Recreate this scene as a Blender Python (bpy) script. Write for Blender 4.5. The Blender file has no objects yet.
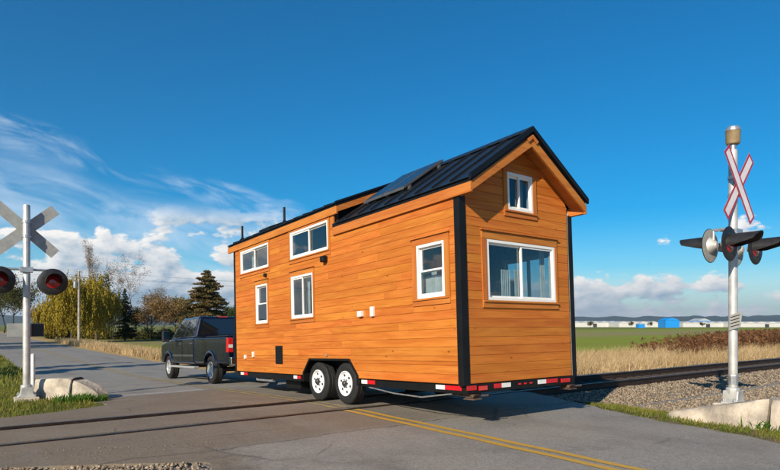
import bpy, math, random
import numpy as np
from mathutils import Vector, Matrix
rng = np.random.default_rng(7); random.seed(7)
S = bpy.context.scene
COL = S.collection
R = math.radians
# world frame: X = to the right across the road (along the railway), Y = along the road, away from the camera, Z = up.
# ------------------------------------------------------------------ camera
EYE = 1.466; YAW = R(36.86); FPX = 573.0
cam = bpy.data.cameras.new('camera'); camo = bpy.data.objects.new('camera', cam); COL.objects.link(camo)
camo.location = (0, 0, EYE); camo.rotation_euler = (R(90), 0, -YAW)
cam.sensor_width = 36; cam.lens = FPX / 780 * 36; cam.shift_y = 90 / 780; cam.clip_end = 90000; cam.clip_start = .05
S.camera = camo
# ------------------------------------------------------------------ node helpers
class NT:
    def __init__(s, tree): s.t = tree
    def n(s, typ, **kw):
        nd = s.t.nodes.new(typ)
        ins = kw.pop('i', {})
        for k, v in kw.items(): setattr(nd, k, v)
        for k, v in ins.items(): s.set(nd.inputs[k], v)
        return nd
    def set(s, sock, v):
        if isinstance(v, bpy.types.NodeSocket): s.t.links.new(v, sock)
        elif isinstance(v, bpy.types.Node): s.t.links.new(v.outputs[0], sock)
        else: sock.default_value = v
    def m(s, op, a, b=None, c=None, clamp=False):
        nd = s.n('ShaderNodeMath', operation=op, use_clamp=clamp)
        for k, v in enumerate((a, b, c)):
            if v is not None: s.set(nd.inputs[k], v)
        return nd.outputs[0]
    def ramp(s, x, a, b, lo=0., hi=1., smooth=True):
        nd = s.n('ShaderNodeMapRange', interpolation_type='SMOOTHSTEP' if smooth else 'LINEAR',
                 i={0: x, 1: a, 2: b, 3: lo, 4: hi})
        return nd.outputs[0]
    def mix(s, f, a, b, mode='MIX'):
        nd = s.n('ShaderNodeMix', data_type='RGBA', blend_type=mode)
        s.set(nd.inputs[0], f)
        for k, v in ((6, a), (7, b)): s.set(nd.inputs[k], (*v, 1) if isinstance(v, tuple) and len(v) == 3 else v)
        return nd.outputs[2]
    def vec(s, x, y, z=0.):
        nd = s.n('ShaderNodeCombineXYZ')
        for k, v in enumerate((x, y, z)): s.set(nd.inputs[k], v)
        return nd.outputs[0]
    def noise(s, v, scale, detail=4, rough=.55, dist=0., dim='3D'):
        nd = s.n('ShaderNodeTexNoise', noise_dimensions=dim, i={'Vector': v, 'Scale': scale, 'Detail': detail, 'Roughness': rough, 'Distortion': dist})
        return nd.outputs[0]
# ------------------------------------------------------------------ sun and sky
SUN_AZ, SUN_EL = R(65.5), R(26.5)          # direction the light travels, measured from +Y towards +X
sd = Vector((math.sin(SUN_AZ) * math.cos(SUN_EL), math.cos(SUN_AZ) * math.cos(SUN_EL), -math.sin(SUN_EL)))
sl = bpy.data.lights.new('sun', 'SUN'); sl.energy = 5.0; sl.angle = R(.53); sl.color = (1, .89, .71)
so = bpy.data.objects.new('sun', sl); COL.objects.link(so); so.rotation_euler = sd.to_track_quat('-Z', 'Y').to_euler(); so.location = (-20, -10, 30)
W = bpy.data.worlds.new('World'); S.world = W; W.use_nodes = True
nt = W.node_tree; nt.nodes.clear(); w = NT(nt)
sky = w.n('ShaderNodeTexSky', sky_type='NISHITA', sun_disc=False, sun_elevation=SUN_EL, sun_rotation=SUN_AZ + math.pi,
          altitude=10, air_density=1.0, dust_density=.25, ozone_density=3.2)
hs = w.n('ShaderNodeHueSaturation', i={'Hue': .497, 'Saturation': 2.4, 'Value': .92, 'Color': sky.outputs[0]})
tc = w.n('ShaderNodeTexCoord'); sx = w.n('ShaderNodeSeparateXYZ', i={0: tc.outputs['Generated']})
az = w.m('MULTIPLY', w.m('ARCTAN2', sx.outputs[0], sx.outputs[1]), 57.2958)
el = w.m('MULTIPLY', w.m('ARCSINE', sx.outputs[2]), 57.2958)
# high thin cloud streaks
cc = w.m('ADD', w.m('SUBTRACT', el, 16.3), w.m('MULTIPLY', w.m('SUBTRACT', az, 2.6), .2156))
cc2 = w.m('ADD', cc, w.m('MULTIPLY', w.m('SUBTRACT', w.noise(w.vec(w.m('DIVIDE', az, 9.), w.m('DIVIDE', el, 5.)), 1., 3), .5), 4.))
streak = w.noise(w.vec(w.m('DIVIDE', az, 7.), w.m('DIVIDE', cc, 2.1), 3.3), 1., 8, .60, .45)
b1 = w.m('MULTIPLY', w.ramp(cc2, -2.3, -.5), w.ramp(cc2, 1.2, .1))
b2 = w.m('MULTIPLY', w.ramp(cc2, -9.5, -6.5), w.ramp(cc2, -1.2, -4.2))
fade = w.ramp(az, 27., 42., 1., .14)
c1 = w.m('MULTIPLY', w.m('MULTIPLY', b1, w.ramp(streak, .40, .80)), .62)
c2 = w.m('MULTIPLY', w.m('MULTIPLY', b2, w.ramp(streak, .24, .70)), .46)
cir = w.m('MULTIPLY', w.m('ADD', c1, c2, clamp=True), fade)
# low cumulus all round the horizon
def cum(dx, dy):
    p = w.vec(w.m('ADD', w.m('DIVIDE', az, 5.6), 4.15 + dx), w.m('ADD', w.m('DIVIDE', el, 3.0), dy), 1.7)
    a = w.noise(p, 1., 9, .56, .15)
    return a
n1, n2 = cum(0, 0), cum(-.10, .20)
big = w.noise(w.vec(w.m('DIVIDE', az, 17.), 5.2, 0.), 1., 2)
thr = w.m('ADD', w.ramp(el, 1.2, 10.8, .355, .66, False), w.m('MULTIPLY', w.m('SUBTRACT', .52, big), .28))
thr = w.m('ADD', thr, w.ramp(az, 20., 42., -.085, .062))
dn = w.m('SUBTRACT', n1, thr)
cmask = w.m('MULTIPLY', w.m('MULTIPLY', w.ramp(dn, -.005, .06), w.ramp(el, -.5, .8)), w.ramp(el, 11.5, 9.))
lit = w.m('ADD', .64, w.m('MULTIPLY', w.m('SUBTRACT', n1, n2), 4.6), clamp=True)
lit = w.m('SUBTRACT', lit, w.ramp(dn, .05, .20, 0., .38), clamp=True)
ccol = w.mix(lit, (2.5, 3.6, 4.7), (8.6, 8.3, 7.9))
veil = w.m('MULTIPLY', w.ramp(el, 11., 0., 0., .62), w.ramp(el, -1., 1.))
k0 = w.mix(veil, hs.outputs[0], (5.0, 6.8, 8.0))
k1 = w.mix(cir, k0, (7.2, 8.0, 8.8))
k2 = w.mix(cmask, k1, ccol)
bg = w.n('ShaderNodeBackground', i={'Color': k2, 'Strength': .10})
w.n('ShaderNodeOutputWorld', i={0: bg.outputs[0]})
S.view_settings.view_transform = 'Standard'; S.view_settings.look = 'None'; S.view_settings.gamma = 1
S.view_settings.exposure = 0.38; S.view_settings.use_curve_mapping = False
S.cycles.max_bounces = 6; S.cycles.transparent_max_bounces = 12; S.cycles.use_denoising = True
# ------------------------------------------------------------------ materials
MATS = {}
def newmat(name):
    m = bpy.data.materials.new(name); m.use_nodes = True; MATS[name] = m
    t = NT(m.node_tree); b = m.node_tree.nodes['Principled BSDF']
    return m, t, b
def mat(name, col, rough=.6, metal=0., var=.18, scale=6., bump=0., bscale=40., coat=0., spec=.5, rand=0.):
    m, t, b = newmat(name)
    co = t.n('ShaderNodeTexCoord').outputs['Object']
    n = t.noise(co, scale, 5, .6)
    hi = tuple(min(1, c * (1 + var)) for c in col); lo = tuple(c * (1 - var) for c in col)
    c = t.mix(t.ramp(n, .3, .7), lo, hi)
    if rand:
        oi = t.n('ShaderNodeObjectInfo').outputs['Random']
        hv = t.n('ShaderNodeHueSaturation', i={'Hue': .5, 'Saturation': 1., 'Color': c}); t.set(hv.inputs['Value'], t.ramp(oi, 0, 1, 1 - rand, 1 + rand, False)); c = hv.outputs[0]
    t.set(b.inputs['Base Color'], c)
    t.set(b.inputs['Roughness'], t.ramp(t.noise(co, scale * 3, 4), .3, .7, max(.02, rough * .85), min(1, rough * 1.15)))
    b.inputs['Metallic'].default_value = metal; b.inputs['Coat Weight'].default_value = coat; b.inputs['Specular IOR Level'].default_value = spec
    if bump:
        bn = t.n('ShaderNodeBump', i={'Strength': bump, 'Distance': .02, 'Height': t.noise(co, bscale, 4)}); t.set(b.inputs['Normal'], bn)
    return m
def leafmat(name, cols, rough=.7, trans=.25, scale=.6):
    m, t, b = newmat(name)
    co = t.n('ShaderNodeTexCoord').outputs['Object']
    n = t.noise(co, scale, 3); n2 = t.noise(co, scale * 9, 2)
    c = t.mix(t.ramp(n, .35, .65), cols[0], cols[1]); c = t.mix(t.ramp(n2, .45, .7), c, cols[2])
    t.set(b.inputs['Base Color'], c); b.inputs['Roughness'].default_value = rough; b.inputs['Specular IOR Level'].default_value = .2
    tr = t.n('ShaderNodeBsdfTranslucent', i={'Color': c}); mx = t.n('ShaderNodeMixShader', i={0: trans, 1: b.outputs[0], 2: tr.outputs[0]})
    t.set(m.node_tree.nodes['Material Output'].inputs[0], mx)
    return m
def woodmat(name, axis, base=(.56, .205, .035), bump=.25, knots=True):
    m, t, b = newmat(name)
    co = t.n('ShaderNodeTexCoord').outputs['Object']
    oi = t.n('ShaderNodeObjectInfo').outputs['Random']
    sp = t.n('ShaderNodeSeparateXYZ', i={0: co}); ax = [sp.outputs[k] for k in range(3)]
    off = t.m('MULTIPLY', oi, 37.)
    sc = [9., 9., 9.]; sc[axis] = .9
    v = t.vec(*[t.m('ADD', t.m('MULTIPLY', ax[k], sc[k]), off) for k in range(3)])
    g = t.noise(v, 1., 6, .6, .6)
    sc2 = [46., 46., 46.]; sc2[axis] = 1.6
    g2 = t.noise(t.vec(*[t.m('ADD', t.m('MULTIPLY', ax[k], sc2[k]), off) for k in range(3)]), 1., 4, .6, .3)
    dk = tuple(c * k for c, k in zip(base, (.90, .82, .75))); lt = tuple(c * k for c, k in zip(base, (1.08, 1.16, 1.25)))
    c = t.mix(t.ramp(g, .34, .66), dk, lt)
    c = t.mix(t.ramp(g2, .46, .74, 0, .60), c, tuple(x * k for x, k in zip(base, (.62, .5, .42))))
    hv = t.n('ShaderNodeHueSaturation', i={'Saturation': 1., 'Color': c})
    t.set(hv.inputs['Value'], t.ramp(oi, 0, 1, .92, 1.06, False)); t.set(hv.inputs['Hue'], t.ramp(t.m('FRACT', t.m('MULTIPLY', oi, 7.31)), 0, 1, .494, .504, False))
    c = hv.outputs[0]
    if knots:
        sk = [5.6, 5.6, 5.6]; sk[axis] = 3.4
        vo = t.n('ShaderNodeTexVoronoi', feature='F1', i={'Vector': t.vec(*[t.m('ADD', t.m('MULTIPLY', ax[k], sk[k]), off) for k in range(3)]), 'Scale': 1., 'Randomness': 1.})
        c = t.mix(t.m('MULTIPLY', t.ramp(vo.outputs['Distance'], .035, .13, .85, 0.), t.ramp(t.n('ShaderNodeSeparateColor', i={0: vo.outputs['Color']}).outputs[0], .3, .8, .25, 1.)), c, (.15, .045, .010))
    t.set(b.inputs['Base Color'], c); t.set(b.inputs['Roughness'], t.ramp(g, .3, .7, .55, .75)); b.inputs['Specular IOR Level'].default_value = .25
    bn = t.n('ShaderNodeBump', i={'Strength': bump, 'Distance': .004, 'Height': g2}); t.set(b.inputs['Normal'], bn)
    return m
def glassmat(name, tint=(.55, .62, .66), refl=1.0):
    m, t, b = newmat(name)
    m.node_tree.nodes.remove(b)
    co = t.n('ShaderNodeTexCoord').outputs['Object']
    bn = t.n('ShaderNodeBump', i={'Strength': .05, 'Distance': .02, 'Height': t.noise(co, 1.3, 2)})
    fr = t.m('MULTIPLY', t.n('ShaderNodeFresnel', i={'IOR': 1.52}), t.m('SUBTRACT', 1., t.n('ShaderNodeNewGeometry').outputs['Backfacing']))
    tr = t.n('ShaderNodeBsdfTransparent', i={'Color': (*tint, 1)})
    gl = t.n('ShaderNodeBsdfGlossy', i={'Color': (1, 1, 1, 1), 'Roughness': .01, 'Normal': bn})
    mx = t.n('ShaderNodeMixShader', i={0: t.m('MULTIPLY', fr, 1.9 * refl, clamp=True), 1: tr, 2: gl})
    t.set(m.node_tree.nodes['Material Output'].inputs[0], mx)
    return m
CED = (.53, .167, .023)
M_ = dict(
    side=woodmat('cedar_siding_length', 1, CED), rear=woodmat('cedar_siding_cross', 0, CED),
    fasc=woodmat('cedar_fascia_length', 1, (.50, .165, .030), knots=False), rake=woodmat('cedar_fascia_cross', 0, (.50, .165, .030), knots=False),
    cas_v=woodmat('cedar_casing_upright', 2, (.50, .165, .030), knots=False),
    core=mat('sheathing', (.22, .12, .06), .8), inside=mat('pine_lining', (.55, .49, .40), .6),
    black=mat('black_powder_coat', (.006, .0065, .007), .5, 0, .2, 3, spec=.25), roof=mat('black_standing_seam_metal', (.010, .012, .015), .34, .0, .15, 2., .05, 8, spec=.5),
    vinyl=mat('white_vinyl', (.80, .79, .75), .4, 0, .04, 3), glass=glassmat('window_glass', (.74, .80, .82)), screen=mat('insect_screen', (.05, .055, .055), .8),
    tyre=mat('tyre_rubber', (.012, .0115, .011), .7, 0, .35, 14, .2, 60), rim=mat('white_painted_steel', (.78, .78, .77), .35, 0, .05, 5),
    hub=mat('black_hub', (.03, .03, .03), .4), galv=mat('galvanised_steel', (.50, .50, .50), .42, .75, .2, 9), steel=mat('dull_steel', (.30, .29, .27), .45, .7, .3, 8),
    red=mat('red_reflector', (.55, .01, .015), .3, 0, .08, 9), white=mat('white_reflector', (.78, .76, .72), .35, 0, .06, 9), pvc=mat('white_pvc', (.75, .73, .68), .5),
    solar=mat('solar_cells', (.012, .018, .03), .22, 0, .2, 4, spec=.5), frame=mat('panel_frame_aluminium', (.10, .10, .10), .5, .4, .1, 4),
    curtain=mat('pale_curtain', (.62, .62, .60), .9), alu=mat('aluminium_mast', (.52, .51, .48), .45, .35, .22, 3, .05, 30), aluback=mat('aluminium_sign_back', (.34, .34, .32), .55, .2, .14, 7),
    signred=mat('sign_red', (.48, .012, .03), .4, 0, .08, 8), signwhite=mat('sign_white', (.78, .74, .72), .45, 0, .08, 5), lampblack=mat('lamp_black', (.015, .015, .016), .5, 0, .3, 9),
    lens=mat('red_lens', (.38, .008, .010), .12, 0, .1, 30, coat=.5), bell=mat('bell_bronze', (.42, .30, .16), .45, .4, .2, 9),
    paint=mat('navy_truck_paint', (.004, .006, .017), .28, .0, .02, 1, coat=.9, spec=.3), trim=mat('black_plastic', (.02, .02, .021), .6), chrome=mat('chrome', (.72, .72, .72), .12, 1, .03, 4),
    alloy=mat('polished_alloy', (.62, .62, .60), .32, .55, .05, 6), tglass=glassmat('truck_glass', (.16, .19, .21)), tail=mat('tail_lamp_red', (.55, .012, .014), .15, 0, .1, 20, coat=.6), tailw=mat('reverse_lamp', (.7, .7, .68), .2), seat=mat('cab_interior', (.04, .04, .042), .9),
    rail=mat('rusty_rail', (.040, .024, .017), .6, .35, .3, 9), railtop=mat('polished_rail_head', (.13, .105, .085), .4, .8, .25, 6), tie=mat('creosoted_tie', (.055, .038, .026), .85, 0, .4, 8, .3, 20),
    pole=mat('weathered_pole', (.34, .29, .235), .85, 0, .3, 4), wire=mat('wire', (.03, .03, .03), .6),
    gh=mat('greenhouse_white', (.56, .55, .52), .5, 0, .06, .05), ghroof=mat('grey_metal_roof', (.42, .44, .46), .5, 0, .08, .05), blue=mat('blue_cladding', (.005, .25, .68), .5, 0, .08, .1), darkopen=mat('dark_opening', (.03, .035, .04), .6), postwhite=mat('post_white', (.7, .7, .68), .6))
# ------------------------------------------------------------------ mesh helpers
def tag(o, label=None, cat=None, group=None, kind=None):
    if label: o['label'] = label
    if cat: o['category'] = cat
    if group: o['group'] = group
    if kind: o['kind'] = kind
    return o
def empty(name, loc, rot=(0, 0, 0)):
    o = bpy.data.objects.new(name, None); o.empty_display_size = .2; o.location = loc; o.rotation_euler = rot; COL.objects.link(o); return o
class MB:
    def __init__(s, off=(0, 0, 0)): s.v = []; s.f = []; s.o = off
    def add(s, vs, fs):
        b = len(s.v); o = s.o
        s.v += [(x[0] - o[0], x[1] - o[1], x[2] - o[2]) for x in vs]; s.f += [tuple(b + i for i in q) for q in fs]; return s
    def box(s, x0, x1, y0, y1, z0, z1):
        return s.add([(x, y, z) for z in (z0, z1) for y in (y0, y1) for x in (x0, x1)], [(0, 2, 3, 1), (4, 5, 7, 6), (0, 1, 5, 4), (2, 6, 7, 3), (0, 4, 6, 2), (1, 3, 7, 5)])
    def prism(s, poly, axis, a, b):
        n = len(poly)
        def P(p, t): q = list(p); q.insert(axis, t); return tuple(q)
        vs = [P(p, a) for p in poly] + [P(p, b) for p in poly]
        return s.add(vs, [tuple(range(n))[::-1], tuple(range(n, 2 * n))] + [(i, (i + 1) % n, n + (i + 1) % n, n + i) for i in range(n)])
    def tube(s, p0, p1, r0, r1=None, n=8, caps=True):
        r1 = r0 if r1 is None else r1
        p0, p1 = Vector(p0), Vector(p1); d = (p1 - p0)
        if d.length < 1e-6: return s
        d.normalize(); a = d.orthogonal().normalized(); b = d.cross(a)
        vs = [tuple(p + (a * math.cos(2 * math.pi * k / n) + b * math.sin(2 * math.pi * k / n)) * r) for p, r in ((p0, r0), (p1, r1)) for k in range(n)]
        fs = [(k, (k + 1) % n, n + (k + 1) % n, n + k) for k in range(n)]
        if caps: fs += [tuple(range(n))[::-1], tuple(range(n, 2 * n))]
        return s.add(vs, fs)
    def path(s, pts, r, n=6):
        for a, b in zip(pts[:-1], pts[1:]): s.tube(a, b, r, r, n)
        return s
    def lathe(s, prof, c, d=(0, 0, 1), n=20, a0=0., a1=2 * math.pi):
        d = Vector(d).normalized(); c = Vector(c)
        a = Vector((0, 0, 1)) if abs(d.z) < .9 else Vector((1, 0, 0))
        a = (a - d * a.dot(d)).normalized(); b = d.cross(a)
        full = abs(a1 - a0 - 2 * math.pi) < 1e-6; m = n if full else n + 1
        vs = []
        for r, h in prof:
            for k in range(m):
                t = a0 + (a1 - a0) * k / n
                vs.append(tuple(c + d * h + (a * math.cos(t) + b * math.sin(t)) * r))
        fs = []
        for j in range(len(prof) - 1):
            for k in range(n):
                k2 = (k + 1) % m
                fs.append((j * m + k, j * m + k2, (j + 1) * m + k2, (j + 1) * m + k))
        return s.add(vs, fs)
    def build(s, name, mt, parent=None, smooth=None, bevel=0, seg=2):
        me = bpy.data.meshes.new(name); me.from_pydata(s.v, [], s.f); me.materials.append(MATS[mt] if mt in MATS else (M_[mt] if isinstance(mt, str) else mt))
        import bmesh
        bm = bmesh.new(); bm.from_mesh(me); bmesh.ops.recalc_face_normals(bm, faces=bm.faces[:]); bm.to_mesh(me); bm.free()
        if smooth:
            me.polygons.foreach_set('use_smooth', [True] * len(me.polygons)); me.set_sharp_from_angle(angle=R(smooth))
        o = bpy.data.objects.new(name, me); COL.objects.link(o)
        if parent: o.parent = parent
        if bevel:
            bv = o.modifiers.new('bevel', 'BEVEL'); bv.width = bevel; bv.segments = seg; bv.limit_method = 'ANGLE'; bv.angle_limit = R(35)
        return o
def arrays(name, V, F, mt, parent=None, smooth=False):
    V = np.asarray(V, np.float32); F = np.asarray(F, np.int32); k = F.shape[1]
    me = bpy.data.meshes.new(name); me.vertices.add(len(V)); me.vertices.foreach_set('co', V.ravel())
    me.loops.add(F.size); me.loops.foreach_set('vertex_index', F.ravel())
    me.polygons.add(len(F)); me.polygons.foreach_set('loop_start', np.arange(len(F), dtype=np.int32) * k)
    if smooth: me.polygons.foreach_set('use_smooth', np.ones(len(F), bool))
    me.update(calc_edges=True); me.validate(); me.materials.append(M_.get(mt, None) if isinstance(mt, str) else mt)
    o = bpy.data.objects.new(name, me); COL.objects.link(o)
    if parent: o.parent = parent
    return o
def sstep(a, b, x):
    t = np.clip((np.asarray(x, float) - a) / (b - a), 0, 1); return t * t * (3 - 2 * t)
CY, SY = math.cos(YAW), math.sin(YAW)
def ray_at(px, depth):            # pixel column + depth -> ground X, Y
    x = (px - 390) / FPX * depth
    return x * CY + depth * SY, -x * SY + depth * CY
def pix(X, Y, Z):
    x = X * CY - Y * SY; d = X * SY + Y * CY
    return 390 + FPX * x / np.maximum(d, .01), 325 - FPX * (Z - EYE) / np.maximum(d, .01), d
def inview(X, Y, Z, mg=110):
    px, py, d = pix(X, Y, Z); return (d > 1) & (px > -mg) & (px < 780 + mg) & (py < 470 + mg)
# ------------------------------------------------------------------ terrain
_uu = np.linspace(-60, 800, 8601)
_zz = np.interp(_uu, [-60, 2, 9.0, 9.9, 12, 16.7, 21.2, 25, 32, 60, 800], [-.25, 0, 0, -.02, -.10, -.28, -.45, -.535, -.57, -.62, -.62])
_k = np.hanning(21); _k /= _k.sum(); _zz = np.convolve(np.pad(_zz, 10, mode='edge'), _k, 'valid')
def zr(u): return np.interp(u, _uu, _zz)
FIELD = -.85
def redge(u): return np.interp(u, [-60, 1, 2.8, 4, 5.6, 7, 8.2, 10.6, 12, 15, 30, 50, 800], [8.0, 8.0, 8.25, 8.55, 9.0, 9.5, 9.9, 9.9, 9.4, 9.0, 8.85, 8.6, 8.6])
def ledge(u): return np.interp(u, [-60, 5.3, 5.7, 6.05, 6.6, 7.12, 7.3, 11.0, 11.6, 12.4, 14, 30, 800], [1.9, 1.95, 2.05, 2.15, 1.16, .33, -3.0, -3.0, 1.2, 2.3, 2.35, 2.25, 2.25])
def G(v, u):
    v = np.asarray(v, float); u = np.asarray(u, float)
    z0 = zr(u)
    rt = sstep(9.4, 13.0, v) * sstep(8, 13.2, u)
    lf = sstep(1.5, -6.0, v) * sstep(16, 30, u)
    z = z0 * (1 - rt) + FIELD * rt; z = z * (1 - lf) + (FIELD + .15) * lf
    nr = sstep(9.0, 11.0, v) * sstep(9.5, 6.5, u); z = z - nr * .16
    nl = sstep(1.5, -1.5, v) * sstep(9.5, 6.5, u); z = z - nl * .03
    tr = sstep(13.6, 11.2, u) * np.where(v < 3, sstep(7.32, 7.6, u), sstep(6.2, 7.4, u))
    z = z * (1 - tr) + np.where((v > 9.2) | (v < -2.4), -.30, np.minimum(z, -.16)) * tr
    road = (v > ledge(u) - .1) & (v < redge(u) + .1) & (tr < .01)
    z = np.where(road, z - .05, z - .01)
    und = (np.sin(v * .9 + 1.3) * np.sin(u * .7) * .02 + np.sin(v * .23) * np.sin(u * .19 + 2) * .05) * sstep(10, 14, np.abs(v - 5.6) + 4 * (np.abs(u - 9) > 5))
    return z + np.where(road, 0, und)
def lines(a0, fine0, fine1, step, a1):
    mid = list(np.arange(fine0, fine1, step)); out = []; s = step; x = fine1
    while x < a1: out.append(x); s *= 1.16; x += s
    out.append(a1); pre = []; s = step; x = fine0
    while x > a0: s *= 1.16; x -= s; pre.append(max(x, a0))
    return np.array(pre[::-1] + mid + out)
gv = lines(-15000, -8, 40, .4, 15000); gu = lines(-15000, -6, 40, .3, 15000)
def grid(name, gv, gu, zf, mt):
    VV, UU = np.meshgrid(gv, gu); Z = zf(VV, UU)
    V = np.stack([VV, UU, Z], -1).reshape(-1, 3); nv, nu = len(gv), len(gu)
    a = np.arange(nv * nu).reshape(nu, nv)
    F = np.stack([a[:-1, :-1], a[:-1, 1:], a[1:, 1:], a[1:, :-1]], -1).reshape(-1, 4)
    return arrays(name, V, F, mt, smooth=True)
def ground_mat():
    m, t, b = newmat('ground_cover')
    g = t.n('ShaderNodeNewGeometry').outputs['Position']; sp = t.n('ShaderNodeSeparateXYZ', i={0: g}); X, Y = sp.outputs[0], sp.outputs[1]
    nA = t.noise(g, .35, 4); nB = t.noise(g, 3.0, 5); nC = t.noise(g, 28., 4); nD = t.noise(g, .045, 4)
    wob = t.m('MULTIPLY', t.m('SUBTRACT', nA, .5), 5.)
    green = t.mix(t.ramp(nB, .35, .65), (.19, .215, .026), (.26, .26, .042)); green = t.mix(t.ramp(nD, .4, .6), green, (.21, .265, .028))
    dry = t.mix(t.ramp(nB, .3, .7), (.32, .22, .10), (.48, .34, .16))
    dirt = t.mix(t.ramp(nC, .35, .65), (.11, .085, .06), (.21, .165, .12))
    green = t.mix(t.ramp(X, 9.5, 4., 0., .75), green, (.085, .088, .028))
    # field bands parallel to the railway
    Yw = t.m('ADD', Y, wob)
    far = t.m('SUBTRACT', Y, t.m('MULTIPLY', X, .0))
    fieldband = t.m('MULTIPLY', t.ramp(t.m('ADD', Y, t.m('MULTIPLY', t.m('SUBTRACT', nD, .5), 22.)), 62., 74.), t.ramp(Y, 150., 90.))
    fld = t.mix(t.m('MULTIPLY', fieldband, .8), green, (.26, .22, .10))
    fld = t.mix(t.ramp(Y, 140., 220., 0., .7), fld, (.13, .13, .045))
    c = t.mix(t.m('MULTIPLY', t.ramp(Yw, 25., 21.), t.ramp(X, 10., 13.)), fld, dry)
    c = t.mix(t.m('MULTIPLY', t.ramp(X, 13., 10.5), t.ramp(X, 8., 9.)), c, dry)
    near = t.ramp(t.m('ADD', t.m('ADD', Y, wob), t.m('MULTIPLY', nB, 2.)), 13.5, 11.)
    verge = t.mix(t.ramp(t.m('ADD', nB, t.m('MULTIPLY', nA, .5)), .62, .86), t.mix(t.ramp(nB, .35, .65), (.095, .11, .022), (.17, .155, .045)), dirt)
    c = t.mix(near, c, verge)
    # loose gravel shoulder where the camera stands and towards the signal
    gr = t.n('ShaderNodeTexVoronoi', feature='F1', i={'Vector': g, 'Scale': 26.}).outputs['Color']
    gcol = t.mix(t.n('ShaderNodeSeparateColor', i={0: gr}).outputs[0], (.14, .12, .10), (.42, .38, .33))
    gm = t.m('MULTIPLY', t.ramp(X, 2.6, 2.0), t.ramp(t.m('ADD', Y, t.m('MULTIPLY', nB, .6)), 7.6, 7.1))
    gm2 = t.m('MULTIPLY', t.ramp(t.m('ADD', X, t.m('MULTIPLY', t.m('SUBTRACT', nB, .5), 1.2)), 10.1, 10.6), t.ramp(Y, 12., 10.))
    c = t.mix(t.m('MAXIMUM', gm, gm2), c, gcol)
    t.set(b.inputs['Base Color'], c); b.inputs['Roughness'].default_value = .95; b.inputs['Specular IOR Level'].default_value = .1
    bn = t.n('ShaderNodeBump', i={'Strength': .7, 'Distance': .05, 'Height': t.noise(g, 16., 5, .7)}); t.set(b.inputs['Normal'], bn)
    return m
tag(grid('ground', gv, gu, G, ground_mat()), kind='structure')
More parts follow.
